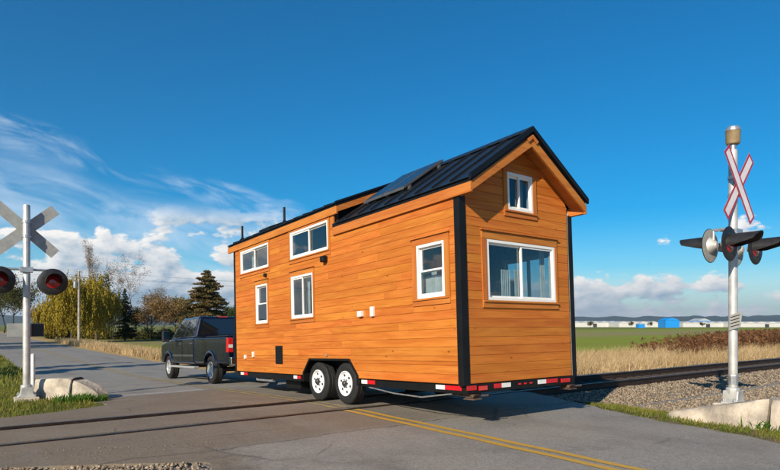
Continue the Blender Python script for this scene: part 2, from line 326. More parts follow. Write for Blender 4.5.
# ------------------------------------------------------------------ road
def road_mat():
    m, t, b = newmat('asphalt')
    g = t.n('ShaderNodeNewGeometry').outputs['Position']; sp = t.n('ShaderNodeSeparateXYZ', i={0: g}); X, Y = sp.outputs[0], sp.outputs[1]
    n = t.noise(g, 90., 3, .7); n2 = t.noise(g, 1.1, 5, .6); n3 = t.noise(t.vec(t.m('MULTIPLY', X, 1.6), t.m('MULTIPLY', Y, .10)), 1., 3)
    v = t.n('ShaderNodeTexVoronoi', feature='F1', i={'Vector': g, 'Scale': 75.})
    agg = t.n('ShaderNodeSeparateColor', i={0: v.outputs['Color']}).outputs[0]
    old = t.mix(agg, (.205, .186, .163), (.340, .309, .270))
    patch = t.mix(agg, (.152, .120, .085), (.245, .198, .145))
    wob = t.m('MULTIPLY', t.m('SUBTRACT', n2, .5), .5)
    pm = t.m('MULTIPLY', t.ramp(t.m('ADD', Y, wob), 6.4, 6.9), t.ramp(t.m('ADD', Y, wob), 14.4, 14.2))
    pm = t.m('MAXIMUM', pm, t.ramp(t.m('ADD', X, wob), 2.7, 2.2))
    pm = t.m('MULTIPLY', pm, t.ramp(t.m('ADD', Y, wob), 14.6, 14.3))
    pm = t.m('MULTIPLY', pm, t.ramp(X, 6.6, 5.2, .25, 1.))
    c = t.mix(pm, old, patch)
    c = t.mix(t.ramp(n2, .42, .72, 0, .30), c, (.095, .088, .080))
    c = t.mix(t.ramp(n3, .5, .75, 0, .3), c, (.24, .232, .22))
    lane = t.m('ABSOLUTE', t.m('SUBTRACT', t.m('ABSOLUTE', t.m('SUBTRACT', X, 5.4)), 1.75))      # 0 in the middle of either lane
    oil = t.m('MULTIPLY', t.ramp(lane, .55, .0), t.ramp(t.noise(t.vec(t.m('MULTIPLY', X, 1.2), t.m('MULTIPLY', Y, .35)), 1., 5, .65), .42, .70))
    c = t.mix(t.m('MULTIPLY', oil, .42), c, (.07, .064, .058))
    st = t.m('MULTIPLY', t.ramp(t.noise(g, .55, 6, .7, .6), .56, .70), t.ramp(t.noise(g, 7., 4), .35, .6))
    c = t.mix(t.m('MULTIPLY', st, .5), c, (.075, .066, .058))
    lt = t.ramp(t.noise(g, .32, 5, .6), .50, .75, 0, .35); c = t.mix(lt, c, (.33, .295, .255))
    mot = t.noise(g, 13., 5, .75); c = t.mix(t.ramp(mot, .50, .72, 0, .38), c, (.085, .076, .067)); c = t.mix(t.ramp(t.noise(g, 21., 3, .7), .56, .74, 0, .4), c, (.36, .32, .27))
    sm1 = t.ramp(t.m('ABSOLUTE', t.m('ADD', t.m('SUBTRACT', Y, 14.32), wob)), .012, .035, 1., 0.); sm2 = t.ramp(t.m('ABSOLUTE', t.m('ADD', t.m('SUBTRACT', Y, 6.62), wob)), .008, .03, 1., 0.)
    c = t.mix(t.m('MULTIPLY', t.m('MAXIMUM', sm1, sm2), .6), c, (.035, .032, .03))
    # mud dragged along the railway edge of the crossing
    mud = t.m('MULTIPLY', t.ramp(t.m('ADD', X, wob), 2.2, .4), t.ramp(t.noise(g, 2.4, 5), .40, .66))
    c = t.mix(t.m('MULTIPLY', mud, .7), c, (.20, .145, .095))
    # fine cracks
    ck = t.n('ShaderNodeTexVoronoi', feature='DISTANCE_TO_EDGE', i={'Vector': t.n('ShaderNodeMix', data_type='VECTOR', i={0: .12, 4: g, 5: t.n('ShaderNodeTexNoise', i={'Vector': g, 'Scale': 2.}).outputs['Color']}).outputs[1], 'Scale': .55})
    ckm = t.m('MULTIPLY', t.ramp(ck.outputs['Distance'], .004, .012, 1., 0.), t.ramp(t.noise(g, .5, 2), .5, .6))
    c = t.mix(t.m('MULTIPLY', ckm, .35), c, (.03, .028, .026))
    t.set(b.inputs['Base Color'], c); t.set(b.inputs['Roughness'], t.ramp(n, .3, .7, .72, .95)); b.inputs['Specular IOR Level'].default_value = .35
    bn = t.n('ShaderNodeBump', i={'Strength': .55, 'Distance': .008, 'Height': t.m('ADD', n, t.m('MULTIPLY', agg, .7))})
    t.set(b.inputs['Normal'], bn)
    return m
RM = road_mat()
RN, RF = 8.40, 9.85       # the two rails
def road_piece(us, thick=.14):
    us = np.asarray(us, float); rows = []; jit = lambda u: .05 * np.sin(u * 3.1) + .03 * np.sin(u * 7.7 + 1)
    NV = 15
    for u in us:
        a, bb = float(ledge(u)) + jit(u), float(redge(u)) + jit(u + 5)
        rows.append([(a + (bb - a) * k / (NV - 1), u, float(zr(u)) + .004 - .05 * abs((a + (bb - a) * k / (NV - 1) - 5.5) / 4.5) ** 2 * (u < 6 or u > 13)) for k in range(NV)])
    V = [p for r in rows for p in r]; F = []
    for j in range(len(us) - 1):
        for k in range(NV - 1): F.append((j * NV + k, j * NV + k + 1, (j + 1) * NV + k + 1, (j + 1) * NV + k))
    mb = MB(); mb.v = list(V); mb.f = F
    ring = [j * NV for j in range(len(us))] + [(len(us) - 1) * NV + k for k in range(1, NV)] + [j * NV + NV - 1 for j in range(len(us) - 2, -1, -1)] + [k for k in range(NV - 2, 0, -1)]
    base = len(mb.v); mb.v += [(V[i][0], V[i][1], V[i][2] - thick) for i in ring]
    n = len(ring); mb.f += [(ring[i], ring[(i + 1) % n], base + (i + 1) % n, base + i) for i in range(n)]
    return mb
HG = .085; FLG = .15       # rail half head + gap, flangeway
def span(a, b, s): return np.linspace(a, b, max(2, int((b - a) / s) + 1))
road = road_piece(np.concatenate([span(-50, 0, 5), span(.15, RN - HG, .15)])).build('road', RM, smooth=50); tag(road, kind='structure')
road_piece(span(RN + FLG, RF - FLG, .15)).build('crossing_panel', RM, road, smooth=50)
farus = np.concatenate([span(RF + HG, 30, .2), span(30.5, 90, 2), span(95, 700, 20)])
road_piece(farus).build('far_carriageway', RM, road, smooth=50)
def paint_mat(name, col, wear):
    m, t, b = newmat(name)
    g = t.n('ShaderNodeNewGeometry').outputs['Position']
    n = t.noise(g, 60., 4, .7); n2 = t.noise(g, 4., 4)
    c = t.mix(t.ramp(t.m('ADD', n, t.m('MULTIPLY', n2, .6)), wear, wear + .22), col, (.16, .145, .13))
    t.set(b.inputs['Base Color'], c); b.inputs['Roughness'].default_value = .7
    bn = t.n('ShaderNodeBump', i={'Strength': .3, 'Distance': .006, 'Height': n}); t.set(b.inputs['Normal'], bn)
    return m
YM = paint_mat('yellow_road_paint', (.52, .30, .035), .84); YF = paint_mat('faded_yellow_paint', (.38, .27, .09), .70); WMk = paint_mat('white_road_paint', (.45, .44, .42), .74)
def strip(name, v0, v1, us, mt, dz=.010):
    us = np.asarray(us); V = []; F = []
    for u in us:
        zc = lambda v: float(zr(u)) + dz - .05 * abs((v - 5.5) / 4.5) ** 2 * (u < 6 or u > 13)
        wv = .008 * math.sin(u * 5.) ; V += [(v0 + wv, u, zc(v0)), (v1 + wv, u, zc(v1))]
    for j in range(len(us) - 1): F.append((2 * j, 2 * j + 1, 2 * j + 3, 2 * j + 2))
    o = arrays(name, V, F, mt); o.parent = road; return o
for a in (5.22, 5.43):
    strip('centre_line', a, a + .11, np.concatenate([span(-50, 0, 5), span(.15, RN - HG - .02, .15)]), YM)
    strip('centre_line', a, a + .11, span(RN + FLG + .02, RF - FLG - .02, .15), YF)
    strip('centre_line', a, a + .11, np.concatenate([span(RF + HG + .03, 30, .2), span(30.5, 90, 2), span(95, 700, 20)]), YF)
strip('stop_line', 2.55, 5.0, span(14.60, 14.82, .1), WMk)
# ------------------------------------------------------------------ railway
def ballast_mat():
    m, t, b = newmat('ballast')
    g = t.n('ShaderNodeNewGeometry').outputs['Position']; sp = t.n('ShaderNodeSeparateXYZ', i={0: g}); Y = sp.outputs[1]
    vo = t.n('ShaderNodeTexVoronoi', feature='F1', i={'Vector': g, 'Scale': 17.}); v2 = t.n('ShaderNodeTexVoronoi', feature='F1', i={'Vector': g, 'Scale': 42.})
    k = t.n('ShaderNodeSeparateColor', i={0: vo.outputs['Color']}).outputs[0]; k2 = t.n('ShaderNodeSeparateColor', i={0: v2.outputs['Color']}).outputs[1]
    c = t.mix(k, (.11, .085, .062), (.35, .285, .21)); c = t.mix(t.m('MULTIPLY', k2, .6), c, (.24, .21, .175))
    c = t.mix(t.ramp(t.noise(g, 1.2, 4), .45, .7, 0, .5), c, (.16, .12, .085))
    rust = t.m('MULTIPLY', t.ramp(t.m('ADD', Y, t.m('MULTIPLY', t.noise(g, 3., 3), .5)), 7.6, 8.3), t.ramp(Y, 11.0, 10.2))
    c = t.mix(t.m('MULTIPLY', rust, .75), c, (.105, .062, .038))
    t.set(b.inputs['Base Color'], c); b.inputs['Roughness'].default_value = .9; b.inputs['Specular IOR Level'].default_value = .2
    h = t.m('ADD', t.m('SUBTRACT', 1., vo.outputs['Distance']), t.m('MULTIPLY', t.m('SUBTRACT', 1., v2.outputs['Distance']), .4))
    bn = t.n('ShaderNodeBump', i={'Strength': .9, 'Distance': .05, 'Height': h}); t.set(b.inputs['Normal'], bn)
    return m
BM = ballast_mat()
trk = empty('railway_track', (12, 9.12, -.2)); tag(trk, kind='structure')
bp = [(5.9, -.30), (6.4, -.19), (7.0, -.155), (7.5, -.15), (9.1, -.17), (10.8, -.16), (11.6, -.22), (13.6, -.95)]
def bed(a, b):
    vs = np.concatenate([np.arange(a, min(b, 60), .35), np.arange(60, b, 8) if b > 60 else []]); us = []
    for (p, q) in zip(bp[:-1], bp[1:]):
        for k in range(5): us.append((p[0] + (q[0] - p[0]) * k / 5, p[1] + (q[1] - p[1]) * k / 5))
    us.append(bp[-1]); nv, nu = len(vs), len(us)
    V = [(v, u + .1 * math.sin(v * .8) * (u < 7 or u > 11.5), z + rng.normal(0, .012)) for (u, z) in us for v in vs]
    a_ = np.arange(nv * nu).reshape(nu, nv)
    F = np.stack([a_[:-1, :-1], a_[:-1, 1:], a_[1:, 1:], a_[1:, :-1]], -1).reshape(-1, 4)
    return V, F
for nm, a, b in (('track_bed', 9.95, 900), ('track_bed', -60, -2.95)):
    V, F = bed(a, b); V = np.array(V) - np.array([12, 9.12, -.2]); arrays(nm, V, F, BM, trk, True)
for uc in (RN, RF):
    prof = [(-.07, -.165), (.07, -.165), (.07, -.15), (.012, -.135), (.012, -.045), (.034, -.035), (.036, -.004), (.028, .0), (-.028, .0), (-.036, -.004), (-.034, -.035), (-.012, -.045), (-.012, -.135), (-.07, -.15)]
    mb = MB((12, 9.12, -.2)); mb.prism([(uc + p[0], p[1] + .012) for p in prof], 0, -60, 900); r_ = mb.build('rail', 'rail', trk)
    mb = MB((12, 9.12, -.2)); mb.box(-60, 900, uc - .024, uc + .024, .0125, .0145); mb.build('rail_running_surface', 'railtop', r_)
tme = None
for k in range(150):
    v = 10.3 + k * .52
    if tme is None:
        mb = MB(); mb.box(-.115, .115, -1.3, 1.3, -.09, .09); o = mb.build('railway_tie', 'tie', trk, bevel=.012); tme = o.data
        md = o
    else:
        o = md.copy(); COL.objects.link(o)
    o.location = (v - 12 + rng.normal(0, .02), rng.normal(0, .03), -.235 + .2 + .005); o.rotation_euler = (0, 0, rng.normal(0, .012))
def stones(name, pts, size, mt, label, cat):
    ico = np.array([(0, 0, 1.), (.9, 0, .3), (.2, .9, .25), (-.8, .5, .3), (-.7, -.6, .2), (.3, -.9, .3), (.1, .1, -.6)])
    fc = np.array([(0, 1, 2), (0, 2, 3), (0, 3, 4), (0, 4, 5), (0, 5, 1), (1, 6, 2), (2, 6, 3), (3, 6, 4), (4, 6, 5), (5, 6, 1)])
    n = len(pts); sc = size * rng.uniform(.55, 1.35, (n, 1, 1)) * rng.uniform(.7, 1.3, (n, 1, 3)); a = rng.uniform(0, 6.28, n)
    V = ico[None] * sc + rng.normal(0, size * .12, (n, 7, 3)); c, s = np.cos(a)[:, None], np.sin(a)[:, None]
    V = np.stack([V[..., 0] * c - V[..., 1] * s, V[..., 0] * s + V[..., 1] * c, V[..., 2]], -1) + np.asarray(pts)[:, None]
    F = fc[None] + (np.arange(n) * 7)[:, None, None]
    o = arrays(name, V.reshape(-1, 3), F.reshape(-1, 3), mt); return tag(o, label, cat, kind='stuff')
def stone_mat(name, a, b):
    m, t, bs = newmat(name)
    g = t.n('ShaderNodeNewGeometry'); r_ = g.outputs['Random Per Island']
    c = t.mix(r_, a, b); c = t.mix(t.ramp(t.noise(g.outputs['Position'], 60., 3), .4, .7, 0, .4), c, (.2, .16, .12))
    t.set(bs.inputs['Base Color'], c); bs.inputs['Roughness'].default_value = .9; return m
SM = stone_mat('crushed_stone', (.11, .080, .054), (.42, .325, .22))
bz = lambda u: np.interp(u, [p[0] for p in bp], [p[1] for p in bp])
P = np.stack([10.1 + 26 * rng.random(38000) ** 1.5, rng.uniform(2.0, 8.25, 38000)], -1)
P = P[P[:, 0] > 10.2 + .5 * np.sin(P[:, 1] * 2.1) * .4 + .25 * (P[:, 1] < 4.6)]
zz = np.where(P[:, 1] > 6.1, bz(P[:, 1]), G(P[:, 0], P[:, 1]))
P3 = np.column_stack([P, zz + .012]); P3 = P3[inview(P3[:, 0], P3[:, 1], P3[:, 2])]
stones('ballast_stones', P3, .026, SM, 'loose grey brown ballast stones beside the rails', 'gravel')
P = np.stack([rng.uniform(-2.5, 2.3, 9000), rng.uniform(3.2, 7.15, 9000)], -1); P = P[(P[:, 0] < ledge(P[:, 1]) - .02) & (P[:, 1] < 7.2)]
P3 = np.column_stack([P, G(P[:, 0], P[:, 1]) + .012]); P3 = P3[inview(P3[:, 0], P3[:, 1], P3[:, 2])]
stones('shoulder_gravel', P3, .022, SM, 'pale loose gravel at the broken asphalt edge', 'gravel')
P = np.stack([rng.uniform(.2, 2.6, 900), 7.15 - rng.exponential(.16, 900) + .9], -1); P[:, 1] -= .55 * P[:, 0] * .75
P3 = np.column_stack([P, np.full(len(P), .012)]); P3 = P3[(P3[:, 1] > 5.9) & (P3[:, 1] < 8.2)]
stones('scattered_chippings', P3[:170], .007, SM, 'scattered small chippings on the crossing asphalt', 'gravel')
M_['jack'] = mat('rusty_jack_steel', (.13, .085, .06), .6, .4, .4, 12)
# ------------------------------------------------------------------ the tiny house on its trailer
# local frame: x = across (0 = sunny long wall, 2.55 = far long wall), y = along (0 = rear gable, 8.25 = towing end), z = above siding bottom
HW, HL = 2.55, 8.25; HO = (1.275, 3.62, -.50)
PT = R(2.31)
hp = Vector((5.65, 5.811, .63)) + Matrix.Rotation(-PT, 3, 'X') @ Vector(HO)
house = empty('tiny_house', hp, (-PT, 0, 0))
tag(house, 'orange cedar clad tiny house with black metal roof on a tandem axle trailer', 'tiny house')
def hb(): return MB(HO)
BH = .133; BT = .022
def roofu(v): return 2.78 + .684 * (min(v, HW - v) + .07)     # underside of main roof
# --- window list: (wall, a0, a1, z0, z1 of white frame, kind, casing margin l,r,b,t)
WINS = [
    dict(w='side', a=(.30, .93), z=(1.27, 2.09), k='hung', c=(.11, .11, .11, .10), lab='single hung window beside the black rear corner trim'),
    dict(w='side', a=(4.18, 5.12), z=(1.17, 2.06), k='slide', c=(.05, .05, .10, .10)),
    dict(w='side', a=(6.30, 6.94), z=(1.14, 2.05), k='hung', c=(.05, .05, .10, .10)),
    dict(w='side', a=(6.21, 7.83), z=(2.42, 2.98), k='slide', c=(.06, .06, .10, .05)),
    dict(w='side', a=(3.56, 5.13), z=(2.43, 3.0), k='slide', c=(.07, .06, .10, .035)),
    dict(w='rear', a=(.51, 2.09), z=(1.20, 2.10), k='slide', c=(.11, .06, .11, .12)),
    dict(w='rear', a=(1.0, 1.59), z=(2.59, 3.175), k='slide', c=(.09, .09, .10, .05)),
    dict(w='far', a=(.30, 1.45), z=(1.20, 2.10), k='slide', c=(.08, .08, .08, .08)),
    dict(w='far', a=(3.6, 4.6), z=(1.20, 2.0), k='slide', c=(.08, .08, .08, .08)),
    dict(w='front', a=(.9, 1.65), z=(1.30, 2.10), k='hung', c=(.08, .08, .08, .08)),
]
def holes(wall, casing):
    out = []
    for q in WINS:
        if q['w'] != wall: continue
        l, r, b, t = q['c'] if casing else (0, 0, 0, 0)
        out.append((q['a'][0] - l, q['a'][1] + r, q['z'][0] - b, q['z'][1] + t))
    return out
def pieces(a0, a1, z0, z1, hs):
    hs = [h for h in hs if h[2] < z1 - 1e-4 and h[3] > z0 + 1e-4 and h[0] < a1 and h[1] > a0]
    br = sorted({a0, a1, *[min(max(x, a0), a1) for h in hs for x in h[:2]]}); out = []
    for p, q in zip(br[:-1], br[1:]):
        if q - p < 1e-4: continue
        mid = (p + q) / 2; free = [(z0, z1)]
        for h in hs:
            if h[0] < mid < h[1]:
                nf = []
                for (x, y) in free:
                    if h[2] > x: nf.append((x, min(y, h[2])))
                    if h[3] < y: nf.append((max(x, h[3]), y))
                free = [(x, y) for x, y in nf if y - x > .006]
        for (x, y) in free:
            if out and out[-1][2:] == (x, y) and abs(out[-1][1] - p) < 1e-5: out[-1] = (out[-1][0], q, x, y)
            else: out.append((p, q, x, y))
    return out
WALL = dict(side=lambda a, d, z: (-d, a, z), far=lambda a, d, z: (HW + d, a, z), rear=lambda a, d, z: (a, -d, z), front=lambda a, d, z: (a, HL + d, z))
def obox(mb, fn, a0, a1, d0, d1, z0, z1):
    p = fn(a0, d0, z0); q = fn(a1, d1, z1)
    return mb.box(min(p[0], q[0]), max(p[0], q[0]), min(p[1], q[1]), max(p[1], q[1]), min(p[2], q[2]), max(p[2], q[2]))
def board(fn, b0, b1, t0, t1, z0, z1, mt, par):      # bottom span, top span
    c = .004; g = .0012; z0 += g; z1 -= g; e0, e1 = g, g
    V = []
    for (lo, hi, sgn) in ((b0, t0, 1), (b1, t1, -1)):
        for (dd, zz, f) in ((0, z0, 0), (BT - c, z0, 0), (BT, z0 + c, c / (z1 - z0)), (BT, z1 - c, 1 - c / (z1 - z0)), (BT - c, z1, 1), (0, z1, 1)):
            V.append(fn(lo + (hi - lo) * f + sgn * g, dd, zz))
    F = [(0, 1, 2, 3, 4, 5), (11, 10, 9, 8, 7, 6)] + [(k, (k + 1) % 6, 6 + (k + 1) % 6, 6 + k) for k in range(6)]
    mb = hb(); mb.add(V, F); return mb.build('siding_board', mt, par)
walls = {}
AZ = .32
def AL(z): return 2.635 if z < .05 else 2.635 + (z - .05) * .92
def wall(nm, zt_fn, a0, a1, length, top, mt, lim=None, zcore=None):
    fn = WALL[nm]; mb = hb(); hs = holes(nm, False)
    if nm in ('side', 'far'): hs = hs + [(2.64, 4.64, -.1, .31)]
    for (p, q, x, y) in pieces(a0, a1, 0, zcore, hs): obox(mb, fn, p, q, -.10, -.001, x, y)
    if lim:   # gable triangle behind the boards
        zc = zcore; L = [(a0, zc)] + [(a1, zc)] ; tri = []
        steps = np.linspace(zc, 3.6, 12)
        for z0_, z1_ in zip(steps[:-1], steps[1:]):
            l0, r0 = lim(z1_)
            if r0 - l0 < .02: continue
            for (p, q, x, y) in pieces(l0, r0, z0_, z1_, hs): obox(mb, fn, p, q, -.10, -.001, x, y)
    wo = mb.build('wall', 'inside', house); walls[nm] = wo
    hs = holes(nm, True); z = 0.; row = 0
    while z < top - .01:
        z1 = min(z + BH, top)
        if zt_fn(z) is None: break
        s0, s1 = zt_fn(z)
        l0, r0 = (s0, s1) if not lim else lim(z); l1, r1 = (s0, s1) if not lim else lim(z1)
        if lim: l0, l1 = max(l0, a0), max(l1, a0); r0, r1 = min(r0, a1), min(r1, a1)
        if r1 - l1 < .05: break
        # butt joints
        cuts = []
        if length > 4:
            x = s0 + random.uniform(.6, 3.2)
            while x < s1 - .5: cuts.append(x); x += random.uniform(1.8, 3.7)
        pcs = pieces(l0, r0, z, z1, hs)
        if nm in ('side', 'far') and z < AZ:     # wheel arch: slanted board ends
            pcs = []
            zt = min(z1, AZ); a_, b_ = AL(z), AL(zt)
            for (p, q, p1, q1, x, y) in ((s0, a_, s0, b_, z, zt), (7.28 - a_, s1, 7.28 - b_, s1, z, zt)): board(fn, p, q, p1, q1, x, y, mt, wo)
            if z1 > AZ + .02: board(fn, s0, s1, s0, s1, AZ, z1, mt, wo)
        for (p, q, x, y) in pcs:
            cs = [p] + [k for k in cuts if p + .25 < k < q - .25] + [q]
            for u0, u1 in zip(cs[:-1], cs[1:]):
                t0 = l1 if abs(u0 - l0) < 1e-5 else u0; t1 = r1 if abs(u1 - r0) < 1e-5 else u1
                board(fn, u0, u1, t0, t1, x, y, mt, wo)
        z = z1; row += 1
CT = .085
wall('side', lambda z: (CT, HL - .06) if z < 2.66 else (3.37, HL - .06), 0, HL, HL, 3.05, 'side', zcore=2.72)
mb = hb(); obox(mb, WALL['side'], 3.37, HL, -.10, -.001, 2.721, 2.99)
hs_ = holes('side', False); mb = hb()
for (p, q, x, y) in pieces(3.37, HL, 2.721, 3.14, hs_): obox(mb, WALL['side'], p, q, -.10, -.001, x, y)
mb.build('dormer_wall', 'inside', house)
glim = lambda z: (max(0.1, (z - 2.74) / .684 - .0), HW - max(0.1, (z - 2.74) / .684)) if z > 2.5 else (0.1, HW - .1)
wl = lambda z: (max(CT, (z - 2.812) / .684), HW - max(.06, (z - 2.812) / .684))
wall('rear', lambda z: (CT, HW - .06), .1, HW - .1, HW, 3.66, 'rear', lim=wl, zcore=2.72)
wall('far', lambda z: (.06, HL - .06), 0, HL, HL, 2.70, 'side', zcore=2.72)
wall('front', lambda z: (.06, HW - .06), .1, HW - .1, HW, 3.66, 'rear', lim=wl, zcore=2.72)
# --- windows
def window(q):
    fn = WALL[q['w']]; (a0, a1), (z0, z1) = q['a'], q['z']; l, r, b, t = q['c']
    wd = hb(); fw = .045
    for p in ((a0, a1, z0, z0 + fw), (a0, a1, z1 - fw, z1), (a0, a0 + fw, z0 + fw, z1 - fw), (a1 - fw, a1, z0 + fw, z1 - fw)): obox(wd, fn, p[0], p[1], -.06, BT + .012, p[2], p[3])
    w_ = wd.build('window', 'vinyl', house, bevel=.004)
    if q.get('lab'): w_['label'] = q['lab']
    wm = 'rake' if q['w'] in ('rear', 'front') else 'fasc'
    for p, m_ in (((a0 - l, a1 + r, z0 - b, z0 - .001), wm), ((a0 - l, a1 + r, z1 + .001, z1 + t), wm), ((a0 - l, a0 - .001, z0, z1), 'cas_v'), ((a1 + .001, a1 + r, z0, z1), 'cas_v')):
        mb = hb(); obox(mb, fn, p[0] + .002, p[1] - .002, .0, BT + .018, p[2], p[3]); mb.build('casing_board', m_, w_, bevel=.003)
    if t > .07:
        mb = hb(); obox(mb, fn, a0 - l - .02, a1 + r + .02, 0, BT + .045, z1 + t + .001, z1 + t + .018); mb.build('drip_cap', 'fasc', w_)
    mb = hb(); obox(mb, fn, a0 - l + .01, a1 + r - .01, BT + .019, BT + .04, z0 - .03, z0 - .004); mb.build('sill', wm, w_, bevel=.003)
    ia0, ia1, iz0, iz1 = a0 + fw, a1 - fw, z0 + fw, z1 - fw; s = .028
    def sash(x0, x1, y0, y1, d, scr=False):
        mb = hb()
        for p in ((x0, x1, y0, y0 + s), (x0, x1, y1 - s, y1), (x0, x0 + s, y0 + s, y1 - s), (x1 - s, x1, y0 + s, y1 - s)): obox(mb, fn, p[0], p[1], d - .025, d, p[2], p[3])
        sh = mb.build('sash', 'vinyl', w_, bevel=.003)
        mb = hb(); obox(mb, fn, x0 + s, x1 - s, d - .018, d - .012, y0 + s, y1 - s); mb.build('pane', 'glass', w_)
    if q['k'] == 'slide':
        m = (ia0 + ia1) / 2; sash(m - .02, ia1, iz0, iz1, .018); sash(ia0, m + .02, iz0, iz1, -.012)
    else:
        m = (iz0 + iz1) / 2; sash(ia0, ia1, iz0, m + .02, .018); sash(ia0, ia1, m - .02, iz1, -.012)
for q in WINS: window(q)
# interior seen through the glass
mb = hb(); mb.box(.101, HW - .101, .101, 2.62, .005, .05); mb.box(.101, HW - .101, 4.66, HL - .101, .005, .05); mb.box(.32, HW - .32, 2.62, 4.66, .005, .05); mb.build('floor', 'inside', house)
mb = hb(); mb.box(.101, HW - .101, 2.9, 2.98, .05, 2.3); mb.build('partition', 'inside', house)
mb = hb(); mb.box(1.75, 2.40, 1.60, 2.85, .05, 1.52); mb.build('cabinet', 'vinyl', house, bevel=.01)
mb = hb(); mb.box(.14, .52, .5, 1.0, .05, 1.62); mb.build('cupboard', 'curtain', house, bevel=.01)
mb = hb(); mb.box(1.35, 1.62, .30, .52, 1.05, 1.60); mb.build('stored_box', 'curtain', house, bevel=.01)
mb = hb(); mb.box(.101, HW - .101, 3.0, 8.1, 2.16, 2.22); mb.build('loft_floor', 'inside', house)
def curtain(fn, a0, a1, z0, z1, d):
    mb = hb(); n = 14; V = []
    for k in range(n + 1):
        a = a0 + (a1 - a0) * k / n; dd = d + .018 * math.sin(k * 2.2)
        V += [fn(a, dd, z0), fn(a, dd, z1)]
    mb.add(V, [(2 * k, 2 * k + 1, 2 * k + 3, 2 * k + 2) for k in range(n)]); mb.build('curtain', 'curtain', house, smooth=60)
curtain(WALL['rear'], .56, .74, 1.24, 1.60, -.17); curtain(WALL['rear'], 1.02, 1.24, 1.24, 1.70, -.17); curtain(WALL['rear'], 1.36, 1.56, 1.24, 1.72, -.20); curtain(WALL['rear'], 1.96, 2.07, 1.24, 2.06, -.17)
curtain(WALL['rear'], 1.40, 1.58, 2.6, 3.15, -.16); curtain(WALL['side'], 4.60, 4.72, 1.2, 2.05, -.14); curtain(WALL['side'], .66, .78, 1.25, 1.68, -.14); curtain(WALL['side'], 7.3, 7.5, 2.44, 2.97, -.14)
# --- black metal corner trims
def corner(x0, y0, sx, sy, ztop, wx, wy):
    t = BT + .010; mb = hb()
    mb.box(min(x0 - sx * t, x0 - sx * (t - .012)), max(x0 - sx * t, x0 - sx * (t - .012)), min(y0 - sy * t, y0 + sy * wy), max(y0 - sy * t, y0 + sy * wy), -.02, ztop)
    mb.box(min(x0 - sx * (t - .012), x0 + sx * wx), max(x0 - sx * (t - .012), x0 + sx * wx), min(y0 - sy * t, y0 - sy * (t - .012)), max(y0 - sy * t, y0 - sy * (t - .012)), -.02, ztop)
    mb.build('corner_trim', 'black', house, bevel=.002)
corner(0, 0, 1, 1, 2.665, .10, .075); corner(HW, 0, -1, 1, 2.665, .07, .07); corner(0, HL, 1, -1, 3.05, .06, .055); corner(HW, HL, -1, -1, 2.665, .06, .055)
# --- roof
OV0, OV1, EV = -.305, HL + .33, .07
roof = hb()
RS = .684
def rz(v, th=0.): return 2.862 + RS * (v + EV) - th
def slab(mb, y0, y1, f, v0, v1, th, mirror=False):
    X = (lambda v: HW - v) if mirror else (lambda v: v)
    V = [(X(v), y, f(v) - d) for y in (y0, y1) for (v, d) in ((v0, 0), (v1, 0), (v1, th), (v0, th))]
    mb.add(V, [(0, 1, 2, 3), (7, 6, 5, 4), (0, 4, 5, 1), (1, 5, 6, 2), (2, 6, 7, 3), (3, 7, 4, 0)])
slab(roof, OV0 + .01, 3.36, rz, -EV + .02, HW / 2, .07); slab(roof, OV0 + .01, OV1, rz, -EV + .02, HW / 2, .07, True)
rf = roof.build('roof', 'black', house)
def panels(y0, y1, f, mirror, n, v1=HW / 2):
    wd = (y1 - y0) / n
    for k in range(n):
        mb = hb(); a = y0 + k * wd
        slab(mb, a + .003, a + wd - .003, lambda v: f(v) + .012, -EV - .012, v1, .011, mirror)
        slab(mb, a - .010, a + .010, lambda v: f(v) + .046, -EV - .012, v1, .034, mirror)
        mb.build('roof_panel', 'roof', rf)
panels(OV0, 3.25, rz, False, 9); panels(OV0, OV1, rz, True, 22)
mb = hb()
for mir in (False, True):
    slab(mb, OV0, OV1, lambda v: rz(v) + .055, HW / 2 - .13, HW / 2, .018, mir)
mb.build('ridge_cap', 'roof', rf)
mb = hb()
for mir in (False, True): slab(mb, OV0 - .035, OV0 + .008, lambda v: rz(v) + .055, -EV - .015, HW / 2, .085, mir)
mb.build('rake_flashing', 'black', rf)
# dormer shed roof over the loft
DZ = lambda v: 3.235 + .413 * (v + EV)
mb = hb(); slab(mb, 3.21, OV1, DZ, -EV + .02, HW / 2, .06); dr = mb.build('dormer_roof', 'black', house)
wd = (OV1 - 3.20) / 13
for k in range(13):
    mb = hb(); a = 3.20 + k * wd; slab(mb, a + .003, a + wd - .003, lambda v: DZ(v) + .012, -EV - .012, HW / 2, .011); slab(mb, a - .010, a + .010, lambda v: DZ(v) + .042, -EV - .012, HW / 2, .030); mb.build('roof_panel', 'roof', dr)
mb = hb(); mb.prism([(.0, 2.9), (.0, 3.17), (1.2, 3.66), (1.2, 3.68)], 1, 3.37, 3.40); mb.build('dormer_cheek', 'black', house)
mb = hb(); slab(mb, 3.185, 3.215, lambda v: DZ(v) - .062, -EV + .012, 1.16, .11); mb.build('dormer_rake_board', 'rake', house, bevel=.003)
mb = hb(); mb.box(-.03, .0, 3.345, 3.46, 2.80, 3.045); mb.build('dormer_corner_board', 'cas_v', house, bevel=.003)
